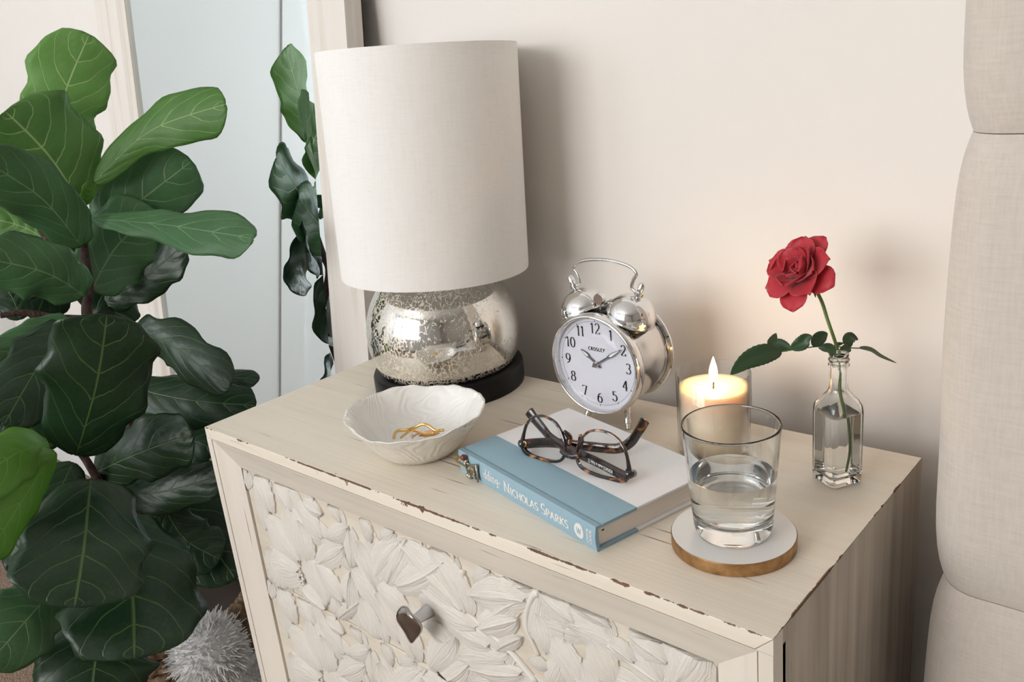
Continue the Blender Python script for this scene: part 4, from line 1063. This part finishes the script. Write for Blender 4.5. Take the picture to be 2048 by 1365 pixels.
# ================================================================== rose
rs = thing('rose', 'single red rose with leafy stem standing in the small bottle', 'flower', (VX, VY, H))
ro = Vector((VX, VY, H))
DB = 0.7985
def rp_(u, v, d=DB): return at(u, v, d) - ro
M_stem = pm('rose_stem', (.09, .17, .035), .45)
fb = rp_(1615, 556, .800)
stem = spline([Vector((.0035, .003, .0105)), Vector((.0062, .0045, .030)), Vector((.0065, .003, .050)), Vector((.0050, .0010, .0690)), Vector((.0015, -.0008, .0930)), rp_(1682, 735, .7985), rp_(1672, 690, .799), rp_(1655, 640, .7995), rp_(1644, 605, .800), rp_(1629, 576, .800), fb], 8)
mesh_obj('stem', tube(stem, [.0013 + .0006 * i / len(stem) for i in range(len(stem))], 8), M_stem, rs)
def petal_mat():
    m, nt, b = nodes_of('rose_petal'); n = N(nt); X = n.xyz(n.coord('UV')); uv = n.coord('UV')
    b.inputs['Roughness'].default_value = .55; b.inputs['Sheen Weight'].default_value = .3
    f = n.noise(n.mapping(uv, (14, 2, 1)), 1.0, 2)
    cl = n.mix(f, (.50, .020, .035), (.62, .040, .060)); n.link(cl, b.inputs['Base Color'])
    t = n.new('ShaderNodeBsdfTranslucent'); t.inputs[0].default_value = (.70, .03, .03, 1); mx = n.new('ShaderNodeMixShader'); mx.inputs[0].default_value = .22
    n.link(b.outputs[0], mx.inputs[1]); n.link(t.outputs[0], mx.inputs[2]); n.link(mx.outputs[0], nt.nodes['Material Output'].inputs[0]); return m
M_petal = petal_mat()
rgt, upv, bck = CR.col[0].normalized(), CR.col[1].normalized(), CR.col[2].normalized()    # image right, image up, towards the camera
FA = (-rgt * .74 + upv * .40 + bck * .56).normalized()
fu = FA.cross(upv).normalized(); fv = FA.cross(fu).normalized()
rr_ = random.Random(11)
def petal(az, open_, L, wd, cup, roll, base_r):
    """open_: angle from the flower axis; cup: inward curl across; roll: outward curl of the tip"""
    nu, nv = 11, 9; vs, fs, uv = [], [], []
    rad = fu * math.cos(az) + fv * math.sin(az); tan = FA.cross(rad).normalized()
    p = fb + FA * .004 + rad * base_r; ang = open_ * .35; step = L / (nu - 1); ctr = [p.copy()]; angs = [ang]
    for i in range(1, nu):
        s = i / (nu - 1); ang = open_ * (.35 + .65 * min(1, s * 1.6)) + roll * max(0, s - .55) ** 1.3 * 2.4
        p = p + (FA * math.cos(ang) + rad * math.sin(ang)) * step; ctr.append(p.copy()); angs.append(ang)
    ph = rr_.random() * 6
    for i in range(nu):
        s = i / (nu - 1); wv = wd * (.20 + .80 * math.sin(math.pi * min(1, .5 * (s * 1.25))) ** .8) * (math.sqrt(max(0, 1 - ((s - .62) / .385) ** 2)) if s > .62 else 1)
        if i == nu - 1: wv = wd * .16
        nrm = rad * math.cos(angs[i]) - FA * math.sin(angs[i])        # outward normal
        for j in range(nv):
            u = 2 * j / (nv - 1) - 1
            q = ctr[i] + tan * (wv * .5 * math.sin(u * 1.25) / .95) - nrm * (cup * wv * .5 * (u * u)) + nrm * (.0011 * math.sin(u * 4 + ph) * s * s)
            if i == nu - 1: q += (FA * math.cos(angs[i]) + rad * math.sin(angs[i])) * (.0016 * (1 - abs(u)))
            vs.append(q); uv.append((u * .5 + .5, s))
    for i in range(nu - 1):
        for j in range(nv - 1): a = i * nv + j; fs.append((a, a + nv, a + nv + 1, a + 1))
    o = mesh_obj('petal', (vs, fs, uv), M_petal, rs)
    m = o.modifiers.new('thickness', 'SOLIDIFY'); m.thickness = .0004
    return o
for k in range(5): petal(.35 + k * 1.2566 + rr_.uniform(-.15, .15), R(92 + rr_.uniform(-12, 14)), .0370, .0290, .12, .35, .0040)
for k in range(5): petal(.95 + k * 1.2566 + rr_.uniform(-.12, .12), R(70 + rr_.uniform(-8, 8)), .0340, .0310, .28, .28, .0034)
for k in range(5): petal(.20 + k * 1.2566 + rr_.uniform(-.12, .12), R(46 + rr_.uniform(-6, 6)), .0295, .0285, .50, .12, .0028)
for k in range(4): petal(.8 + k * 1.571, R(26), .0235, .0220, .75, -.05, .0020)
for k in range(3): petal(.1 + k * 2.094, R(10), .0195, .0160, 1.0, -.15, .0012)
mesh_obj('receptacle', tube([fb - FA * .003, fb, fb + FA * .004, fb + FA * .006], [.0018, .0036, .0048, .0030], 12), M_stem, rs)
M_sepal = pm('rose_sepal', (.17, .22, .07), .5)
def blade(name, pts, wd, mat, parent, nrm, fold=.25, serr=0, shape=None, thick=None):
    """leaf blade along pts, widest a little before the middle"""
    c_ = spline(pts, 8); n = len(c_); nv = 7; vs, fs, uv = [], [], []
    for i, p in enumerate(c_):
        s = i / (n - 1); t = (c_[min(i + 1, n - 1)] - c_[max(i - 1, 0)]).normalized()
        sd = t.cross(Vector(nrm)).normalized(); nn = sd.cross(t).normalized()
        f = math.sin(math.pi * s ** .8) ** .85 if 0 < s < 1 else .03
        f = f * (1 + serr * (1 if i % 2 else -1))
        for j in range(nv):
            u = 2 * j / (nv - 1) - 1
            vs.append(p + sd * (u * wd * .5 * f) + nn * (fold * wd * .5 * f * abs(u))); uv.append((u * .5 + .5, s))
    for i in range(n - 1):
        for j in range(nv - 1): a = i * nv + j; fs.append((a, a + nv, a + nv + 1, a + 1))
    o = mesh_obj(name, (vs, fs, uv), mat, parent)
    m = o.modifiers.new('thickness', 'SOLIDIFY'); m.thickness = .0003
    return o
blade('sepal', [rp_(1630, 562, .803), rp_(1640, 551, .806), rp_(1662, 551, .806)], .0032, M_sepal, rs, upv)
blade('sepal', [rp_(1626, 577, .803), rp_(1629, 586, .803), rp_(1631, 596, .802)], .0026, M_sepal, rs, bck)
blade('sepal', [rp_(1622, 570, .806), rp_(1618, 585, .808), rp_(1620, 592, .808)], .0030, M_sepal, rs, bck)
def rose_leaf_mat():
    m, nt, b = nodes_of('rose_leaf'); n = N(nt); uv = n.coord('UV'); X = n.xyz(uv)
    b.inputs['Roughness'].default_value = .42
    a = n.math('ABSOLUTE', n.math('SUBTRACT', X[0], .5)); v = n.math('FRACT', n.math('SUBTRACT', n.math('MULTIPLY', X[1], 8), n.math('MULTIPLY', a, 5)))
    ve = n.math('MAXIMUM', n.math('LESS_THAN', a, .02), n.math('LESS_THAN', v, .08))
    n.link(n.mix(n.math('MULTIPLY', ve, .4), (.018, .055, .016), (.05, .11, .03)), b.inputs['Base Color']); return m
M_rleaf = rose_leaf_mat()
l1 = spline([rp_(1664, 692, .798), rp_(1630, 694, .790), rp_(1592, 699, .782), rp_(1562, 704, .776)], 6)
mesh_obj('leaf_stalk', tube(l1, .0006, 6), M_stem, rs)
l2 = spline([rp_(1676, 694, .799), rp_(1700, 696, .801), rp_(1718, 697, .802)], 6)
mesh_obj('leaf_stalk', tube(l2, .0006, 6), M_stem, rs)
NF = (upv * .8 + bck * .5).normalized(); NB = (upv * .35 + bck * .9).normalized()
blade('leaf', [rp_(1563, 703, .776), rp_(1530, 708, .770), rp_(1492, 724, .764), rp_(1461, 750, .758)], .0190, M_rleaf, rs, NB, .12, .03)
blade('leaf', [rp_(1582, 699, .780), rp_(1562, 694, .785), rp_(1545, 688, .790), rp_(1552, 667, .800)], .0135, M_rleaf, rs, NB, .3, .03)
blade('leaf', [rp_(1581, 698, .780), rp_(1600, 690, .778), rp_(1612, 678, .776), rp_(1624, 672, .774)], .0130, M_rleaf, rs, NB, .3, .03)
blade('leaf', [rp_(1626, 694, .789), rp_(1634, 682, .790), rp_(1645, 672, .792), rp_(1655, 667, .793)], .0120, M_rleaf, rs, NB, .3, .03)
blade('leaf', [rp_(1640, 693, .792), rp_(1652, 697, .785), rp_(1662, 704, .780), rp_(1667, 714, .776)], .0120, M_rleaf, rs, NB, .3, .03)
blade('leaf', [rp_(1668, 692, .799), rp_(1676, 689, .800), rp_(1687, 687, .802)], .0040, M_rleaf, rs, NB, .2)
blade('leaf', [rp_(1701, 695, .801), rp_(1696, 684, .802), rp_(1702, 674, .806), rp_(1716, 680, .810)], .0115, M_rleaf, rs, NB, .2, .02)
blade('leaf', [rp_(1700, 696, .801), rp_(1690, 699, .797), rp_(1678, 702, .794)], .0085, M_rleaf, rs, NB, .2, .02)
blade('leaf', [rp_(1718, 697, .802), rp_(1740, 701, .803), rp_(1762, 714, .804), rp_(1793, 727, .806)], .0095, M_rleaf, rs, NF, .2, .03)

# ================================================================== fiddle-leaf fig in a woven basket
def fig_mat(name, top, vein, rough, trans, tcol, veinw=.55):
    m, nt, b = nodes_of(name); n = N(nt); uv = n.coord('UV'); X = n.xyz(uv); ob = n.coord()
    a = n.math('ABSOLUTE', n.math('SUBTRACT', X[0], .5))                       # 0 on the midrib, .5 at the edge
    lat = n.math('SUBTRACT', n.math('MULTIPLY', X[1], 6.2), n.math('ADD', n.math('MULTIPLY', a, 2.6), n.math('MULTIPLY', n.math('MULTIPLY', a, a), 3.6)))
    wob = n.math('MULTIPLY', n.math('SUBTRACT', n.noise(n.mapping(uv, (5, 5, 1)), 1, 2), .5), .5)
    fr = n.math('ABSOLUTE', n.math('SUBTRACT', n.math('FRACT', n.math('ADD', lat, wob)), .5))
    v1 = n.ramp(a, (.005, 1), (.014, 0)); v2 = n.ramp(fr, (.012, 1), (.042, 0))
    net = n.ramp(n.voro(n.mapping(uv, (16, 26, 1)), 1, 'DISTANCE_TO_EDGE'), (0, .35), (.05, 0))
    ve = n.math('MAXIMUM', v1, n.math('MULTIPLY', v2, n.math('SUBTRACT', 1.0, n.math('MULTIPLY', a, 1.1))))
    cl = n.mix(n.ramp(n.noise(ob, 14, 3), (.35, 0), (.7, 1)), tuple(c * .8 for c in top), top)
    cl = n.mix(n.math('MULTIPLY', net, .25), cl, vein)
    cl = n.mix(n.math('MULTIPLY', ve, veinw), cl, vein)
    n.link(cl, b.inputs['Base Color']); b.inputs['Roughness'].default_value = rough; b.inputs['Specular IOR Level'].default_value = .4
    n.link(n.bump(n.math('SUBTRACT', 1.0, n.math('ADD', ve, n.math('MULTIPLY', n.noise(n.mapping(uv, (9, 14, 1)), 1, 2), .6))), .35, .0022), b.inputs['Normal'])
    t = n.new('ShaderNodeBsdfTranslucent'); t.inputs[0].default_value = (*tcol, 1); mx = n.new('ShaderNodeMixShader'); mx.inputs[0].default_value = trans
    n.link(b.outputs[0], mx.inputs[1]); n.link(t.outputs[0], mx.inputs[2]); n.link(mx.outputs[0], nt.nodes['Material Output'].inputs[0])
    return m
M_dk = fig_mat('fig_leaf_mature', (.009, .032, .012), (.095, .17, .040), .36, .05, (.03, .11, .02))
M_md = fig_mat('fig_leaf_middle', (.060, .155, .060), (.25, .37, .17), .42, .12, (.07, .22, .03))
M_yg = fig_mat('fig_leaf_young', (.130, .310, .045), (.32, .48, .15), .45, .28, (.20, .46, .05))
M_un = fig_mat('fig_leaf_underside', (.165, .355, .085), (.46, .62, .28), .55, .30, (.20, .42, .06), .85)
M_ud = fig_mat('fig_leaf_underside_dark', (.085, .215, .040), (.36, .50, .20), .5, .22, (.14, .34, .04), .85)
def bark_mat():
    m, nt, b = nodes_of('fig_bark'); n = N(nt); co = n.coord(); b.inputs['Roughness'].default_value = .85
    f = n.noise(n.mapping(co, (90, 90, 45)), 1, 4, .7)
    n.link(n.ramp(f, (.38, (.012, .006, .005)), (.60, (.060, .026, .018)), (.75, (.13, .075, .05))), b.inputs['Base Color']); n.link(n.bump(f, 1.0, .004), b.inputs['Normal']); return m
M_bark = bark_mat()
M_shoot = pm('fig_green_shoot', (.16, .26, .06), .6)
PX, PY = -0.385, -0.285
fg = thing('fiddle_leaf_fig', 'tall fiddle-leaf fig with broad glossy dark green leaves beside the night stand', 'plant', (PX, PY, 0.10))
fo_ = Vector((PX, PY, 0.10))
FID = [(0, .10), (.04, .24), (.12, .40), (.25, .50), (.38, .60), (.52, .80), (.64, .95), (.74, 1.0), (.84, .94), (.91, .78), (.96, .55), (.985, .32), (1, .04)]
OBO = [(0, .10), (.03, .34), (.08, .55), (.2, .76), (.36, .90), (.52, .99), (.64, 1.0), (.76, .95), (.86, .82), (.93, .62), (.97, .42), (.99, .22), (1, .04)]
NAR = [(0, .08), (.08, .26), (.25, .52), (.42, .80), (.58, .98), (.70, 1.0), (.82, .88), (.90, .68), (.96, .42), (1, .04)]
rf = random.Random(3)
def PD(d): return d - .02 if d < 1.25 else 1.23 + (d - 1.25) * .80      # distances within the crown
def atp(u, v, d): return at(u, v, PD(d))
def fig_leaf(b, m, t, wpx, shape, mat, roll=0.0, cup=.18, wave=.09, twist=0.0, lop=0.0, tipcurl=0.0):
    """b, m, t: (u, v, d) photo position and distance of base, middle and tip of the midrib; wpx its full width there; roll turns the blade about its midrib"""
    b, m, t = [(q[0], q[1], PD(q[2])) for q in (b, m, t)]
    B, Mm, T = at(*b), at(*m), at(*t)
    c_ = spline([B, Mm, T], 13); n = len(c_); nv = 15
    wd = wpx / FPX * m[2]
    vs, fs, uv = [], [], []; ph = rf.random() * 6.28; ph2 = rf.random() * 6.28
    for i, p in enumerate(c_):
        s = i / (n - 1); tg_ = (c_[min(i + 1, n - 1)] - c_[max(i - 1, 0)]).normalized()
        vw = (CAM - p).normalized(); sd = tg_.cross(vw).normalized(); nn = sd.cross(tg_).normalized()
        a = R(roll + twist * (s - .5)); sd2 = sd * math.cos(a) + nn * math.sin(a); nn2 = nn * math.cos(a) - sd * math.sin(a)
        f = curve1(shape, s) * wd * .5
        f0, f1 = curve1(shape, max(0, s - .04)), curve1(shape, min(1, s + .04))
        f = (f * 2 + (f0 + f1) * wd * .5) / 4
        for j in range(nv):
            u = 2 * j / (nv - 1) - 1
            ed = 1 + wave * .80 * math.sin(s * 19 + ph + (2 if u > 0 else 0)) * u * u + wave * .45 * math.sin(s * 33 + ph2 + (1 if u > 0 else 3)) * u ** 4 + (lop if u > 0 else -lop)
            q = p + sd2 * (u * f * ed) + nn2 * (-cup * f * u * u + wave * f * 1.25 * math.sin(s * 15 + ph2 + 1.7 * (u > 0)) * abs(u) ** 2.2)
            q += nn2 * (.0016 * math.cos(2 * math.pi * (s * 6.2 - abs(u) * 1.3 - u * u * .9)) * (1 - abs(u)) * (1 if abs(u) > .05 else 0))
            q -= nn2 * (tipcurl * wd * max(0, s - .7) ** 2)
            vs.append(q - fo_); uv.append((u * .5 + .5, s))
    for i in range(n - 1):
        for j in range(nv - 1): k = i * nv + j; fs.append((k, k + 1, k + nv + 1, k + nv))
    o = mesh_obj('leaf', (vs, fs, uv), mat, fg)
    sm = o.modifiers.new('thickness', 'SOLIDIFY'); sm.thickness = .0006
    return o
LV = [
 # base, middle, tip, width, outline, material, extras
 ((112, 300, 1.42), (128, 190, 1.42), (178, 68, 1.41), 152, OBO, M_un, dict(wave=.09, cup=.15)),
 ((186, 366, 1.43), (300, 262, 1.41), (452, 208, 1.36), 108, FID, M_ud, dict(wave=.07, cup=.25, roll=18)),
 ((164, 412, 1.42), (96, 310, 1.36), (10, 222, 1.30), 205, OBO, M_ud, dict(wave=.08, cup=.2, roll=-12, lop=.12)),
 ((164, 494, 1.40), (84, 398, 1.30), (-50, 310, 1.20), 128, OBO, M_md, dict(wave=.07, cup=.1, roll=14)),
 ((205, 480, 1.47), (270, 410, 1.48), (384, 322, 1.49), 150, OBO, M_md, dict(wave=.09)),
 ((184, 438, 1.42), (330, 450, 1.34), (508, 478, 1.24), 98, FID, M_md, dict(wave=.10, cup=.22, roll=22)),
 ((183, 582, 1.42), (232, 495, 1.46), (310, 420, 1.48), 150, OBO, M_md, dict(wave=.09)),
 ((212, 606, 1.50), (290, 555, 1.50), (366, 492, 1.48), 92, OBO, M_dk, dict(wave=.11, roll=20)),
 ((170, 592, 1.38), (90, 545, 1.31), (-40, 515, 1.24), 128, OBO, M_md, dict(wave=.07, roll=10)),
 ((92, 480, 1.46), (40, 452, 1.46), (-40, 432, 1.44), 78, OBO, M_ud, dict(wave=.09)),
 ((152, 912, 1.20), (192, 770, 1.14), (214, 630, 1.10), 205, OBO, M_dk, dict(wave=.09, cup=.12)),
 ((264, 664, 1.36), (340, 690, 1.33), (458, 778, 1.28), 100, OBO, M_dk, dict(wave=.11, cup=.35, roll=-22)),
 ((262, 776, 1.42), (370, 800, 1.40), (512, 812, 1.40), 105, OBO, M_dk, dict(wave=.09, roll=12)),
 ((372, 752, 1.46), (450, 754, 1.46), (518, 760, 1.44), 46, OBO, M_dk, dict(wave=.06, roll=30)),
 ((142, 652, 1.36), (78, 730, 1.30), (6, 852, 1.24), 128, OBO, M_dk, dict(wave=.09)),
 ((140, 640, 1.40), (64, 676, 1.36), (-20, 730, 1.30), 72, OBO, M_md, dict(wave=.07)),
 ((190, 946, 1.34), (280, 905, 1.30), (385, 868, 1.29), 128, OBO, M_dk, dict(wave=.09)),
 ((205, 985, 1.40), (320, 985, 1.40), (445, 950, 1.38), 92, OBO, M_dk, dict(wave=.09)),
 ((182, 958, 1.22), (168, 1090, 1.14), (148, 1216, 1.10), 248, OBO, M_dk, dict(wave=.07, cup=.1)),
 ((222, 1040, 1.32), (262, 1170, 1.22), (268, 1318, 1.16), 262, OBO, M_dk, dict(wave=.07, cup=.1)),
 ((96, 884, 1.20), (28, 910, 1.12), (-70, 975, 1.05), 118, OBO, M_yg, dict(wave=.06, roll=-8)),
 ((112, 905, 1.20), (52, 990, 1.12), (-30, 1120, 1.06), 108, OBO, M_yg, dict(wave=.07, roll=34, cup=.3)),
 ((146, 925, 1.30), (104, 1010, 1.26), (50, 1105, 1.24), 110, OBO, M_dk, dict(wave=.07)),
 ((124, 1160, 1.26), (62, 1230, 1.20), (-30, 1335, 1.16), 150, OBO, M_md, dict(wave=.07, roll=10)),
 ((210, 1230, 1.32), (190, 1320, 1.27), (176, 1440, 1.24), 225, OBO, M_dk, dict(wave=.09)),
 ((300, 940, 1.50), (390, 1040, 1.50), (470, 1160, 1.47), 165, OBO, M_dk, dict(wave=.07)),
 # inner leaves, further back in the crown
 ((176, 640, 1.46), (228, 690, 1.50), (250, 790, 1.52), 120, OBO, M_dk, dict(wave=.09)),
 ((160, 700, 1.44), (90, 800, 1.44), (40, 900, 1.42), 130, OBO, M_dk, dict(wave=.09)),
 ((230, 820, 1.48), (330, 860, 1.52), (430, 900, 1.52), 130, OBO, M_dk, dict(wave=.09)),
 ((150, 470, 1.50), (110, 540, 1.52), (70, 640, 1.50), 100, OBO, M_dk, dict(wave=.09)),
 ((170, 520, 1.50), (215, 600, 1.55), (240, 660, 1.56), 100, OBO, M_dk, dict(wave=.09)),
 ((150, 1000, 1.40), (90, 1090, 1.38), (20, 1150, 1.36), 150, OBO, M_dk, dict(wave=.09)),
 ((40, 640, 1.44), (20, 590, 1.44), (-30, 540, 1.44), 70, OBO, M_dk, dict(wave=.09)),
 ((330, 1020, 1.44), (370, 1080, 1.44), (440, 1120, 1.44), 110, OBO, M_dk, dict(wave=.09)),
 ((165, 412, 1.41), (176, 392, 1.40), (184, 362, 1.39), 30, OBO, M_yg, dict(wave=.09, roll=-30)),
]
for b_, m_, t_, wp_, shp, mt, kw in LV: fig_leaf(b_, m_, t_, wp_, shp, mt, **kw)
# leaves on the far side of the crown, which show in the mirror
def far_leaf(B, T, wd, mat, nrm):
    B, T, nrm = Vector(B), Vector(T), Vector(nrm).normalized(); c_ = spline([B, (B + T) / 2 + Vector((0, 0, .015)), T], 10); n = len(c_); nv = 9; vs, fs, uv = [], [], []
    for i, p in enumerate(c_):
        s = i / (n - 1); tg_ = (c_[min(i + 1, n - 1)] - c_[max(i - 1, 0)]).normalized(); sd = tg_.cross(nrm).normalized(); nn = sd.cross(tg_); f = curve1(OBO, s) * wd * .5
        for j in range(nv):
            u = 2 * j / (nv - 1) - 1; vs.append(p + sd * (u * f) + nn * (-.2 * f * u * u + .05 * f * math.sin(s * 14 + u)) - fo_); uv.append((u * .5 + .5, s))
    for i in range(n - 1):
        for j in range(nv - 1): k = i * nv + j; fs.append((k, k + 1, k + nv + 1, k + nv))
    o = mesh_obj('leaf', (vs, fs, uv), mat, fg); sm = o.modifiers.new('thickness', 'SOLIDIFY'); sm.thickness = .0006
FARL = []
for B, T, wd, mat, nr in FARL: far_leaf(B, T, wd, mat, nr)
trunk = spline([(PX + .01, PY, .17), (-.395, -.280, .42), (-.415, -.270, .62), tuple(atp(176, 640, 1.42)), tuple(atp(178, 580, 1.42)), tuple(atp(168, 500, 1.42)), tuple(atp(166, 440, 1.42)), tuple(atp(164, 408, 1.42))], 6)
mesh_obj('trunk', tube([p - fo_ for p in trunk], [.011 - .0062 * i / len(trunk) for i in range(len(trunk))], 12), M_bark, fg)
for pts in ([(PX - .02, PY - .02, .16), (-.35, -.32, .36), tuple(atp(198, 965, 1.33)), tuple(atp(160, 905, 1.29)), tuple(atp(118, 880, 1.25)), tuple(atp(92, 882, 1.21))],
            [tuple(atp(172, 640, 1.42)), tuple(atp(110, 636, 1.40)), tuple(atp(50, 626, 1.38)), tuple(atp(0, 632, 1.36))],
            [tuple(atp(172, 560, 1.42)), tuple(atp(130, 520, 1.43)), tuple(atp(100, 490, 1.44)), tuple(atp(78, 455, 1.45))],
            [tuple(atp(192, 955, 1.33)), tuple(atp(215, 985, 1.36)), tuple(atp(224, 1040, 1.33))],
            [(PX + .02, PY + .02, .16), tuple(atp(290, 980, 1.48)), tuple(atp(250, 820, 1.47)), tuple(atp(215, 640, 1.48))]):
    s_ = spline(pts, 6); mesh_obj('branch', tube([p - fo_ for p in s_], [.0075 - .0035 * i / len(s_) for i in range(len(s_))], 10), M_bark, fg)
for pts in ([atp(167, 436, 1.42), atp(165, 410, 1.42), atp(162, 395, 1.42)], [atp(116, 520, 1.435), atp(106, 500, 1.44)]):
    mesh_obj('green_shoot', tube([p - fo_ for p in pts], .0042, 10), M_shoot, fg)

# woven basket: rows of seagrass cord round a soil-filled liner
def straw_mat():
    m, nt, b = nodes_of('seagrass'); n = N(nt); co = n.coord('UV'); ob = n.coord(); b.inputs['Roughness'].default_value = .8
    f = n.noise(ob, 120, 3, .6)
    n.link(n.ramp(f, (.3, (.07, .038, .020)), (.5, (.19, .115, .065)), (.72, (.34, .235, .14))), b.inputs['Base Color'])
    n.link(n.bump(n.noise(ob, 420, 3), .5, .001), b.inputs['Normal']); return m
M_straw = straw_mat()
bs = thing('woven_basket', 'round woven seagrass basket holding the fig', 'basket', (PX, PY, 0))
ZR, RB = 0.225, 0.150
nrow = 15
def rbk(z): return .128 + (RB - .128) * (z / ZR) ** .8
for r_ in range(nrow):
    z = .008 + (ZR - .014) * r_ / (nrow - 1); nseg = 144; pts = []
    for k in range(nseg):
        a = 2 * math.pi * k / nseg; rr2 = rbk(z) + .0028 * math.sin(24 * a + math.pi * (r_ % 2)); pts.append((rr2 * math.cos(a), rr2 * math.sin(a), z + .0012 * math.sin(48 * a)))
    mesh_obj('woven_row', tube(pts, .0078, 6, closed=True, up=(0, 0, 1)), M_straw, bs)
pts = [(RB * math.cos(2 * math.pi * k / 200), RB * math.sin(2 * math.pi * k / 200), ZR) for k in range(200)]
mesh_obj('rim', tube(pts, [.0125 + .0022 * math.sin(k * 2 * math.pi / 4) for k in range(200)], 10, closed=True, up=(0, 0, 1)), M_straw, bs)
for sg_ in (0, 1):
    a0 = R(-38 + 180 * sg_); u_, t_ = Vector((math.cos(a0), math.sin(a0), 0)), Vector((-math.sin(a0), math.cos(a0), 0))
    hp_ = spline([u_ * RB - t_ * .055 + Vector((0, 0, ZR)), u_ * (RB + .006) - t_ * .045 + Vector((0, 0, ZR + .03)), u_ * (RB + .010) + Vector((0, 0, ZR + .045)), u_ * (RB + .006) + t_ * .045 + Vector((0, 0, ZR + .03)), u_ * RB + t_ * .055 + Vector((0, 0, ZR))], 8)
    mesh_obj('handle', tube(hp_, [.0095 + .0015 * (i % 2) for i in range(len(hp_))], 10), M_straw, bs)
mesh_obj('liner', lathe([(0, .004), (.118, .004), (.135, ZR - .03), (.130, ZR - .03), (0, ZR - .045)], 48), M_darkback, bs, angle=40)

# pom-poms hanging on the basket
def pompom(px_, py_, d, rad, label, seed):
    rg = random.Random(seed); c0 = at(px_, py_, d)
    t = thing('pom_pom', label, 'pom-pom', c0, 0, 'white pom-poms on the basket')
    core = mesh_obj('core', sphere(rad * .80, (0, 0, 0), 28, 18), M_fluff, t)
    vs, fs = [], []
    for k in range(1700):
        z = rg.uniform(-1, 1); a = rg.uniform(0, 6.283); s = math.sqrt(1 - z * z); d_ = Vector((s * math.cos(a), s * math.sin(a), z))
        side = d_.cross(Vector((rg.uniform(-1, 1), rg.uniform(-1, 1), rg.uniform(-1, 1)))).normalized(); L = rad * rg.uniform(.84, 1.06)
        if rg.random() < .02: L *= 1.12
        bend = Vector((rg.uniform(-1, 1), rg.uniform(-1, 1), rg.uniform(-1, 1) - .3)) * rad * .12
        w_ = .0013; side2 = d_.cross(side); i = len(vs)
        p0, p1, p2 = d_ * rad * .62, d_ * (rad * .62 + (L - rad * .62) * .55) + bend * .3, d_ * L + bend
        for p, ww in ((p0, w_), (p1, w_), (p2, w_ * .55)): vs += [p + side * ww, p - side * ww * .5 + side2 * ww * .85, p - side * ww * .5 - side2 * ww * .85]
        for q in (0, 3):
            for e in range(3): fs.append((i + q + e, i + q + (e + 1) % 3, i + q + 3 + (e + 1) % 3, i + q + 3 + e))
    y = mesh_obj('yarn_strands', (vs, fs), M_fluff, t); y['kind'] = 'stuff'
    return t
def yarn_mat():
    m, nt, b = nodes_of('white_yarn'); n = N(nt); b.inputs['Base Color'].default_value = (.975, .97, .965, 1); b.inputs['Roughness'].default_value = .9
    t = n.new('ShaderNodeBsdfTranslucent'); t.inputs[0].default_value = (.975, .97, .965, 1); mx = n.new('ShaderNodeMixShader'); mx.inputs[0].default_value = .45
    n.link(b.outputs[0], mx.inputs[1]); n.link(t.outputs[0], mx.inputs[2]); n.link(mx.outputs[0], nt.nodes['Material Output'].inputs[0]); return m
M_fluff = yarn_mat()
pompom(418, 1303, 1.33, .0625, 'fluffy white pom-pom on the basket, nearest and upper one', 1)
pompom(507, 1368, 1.41, .050, 'fluffy white pom-pom half hidden behind the nearer pom-pom', 2)
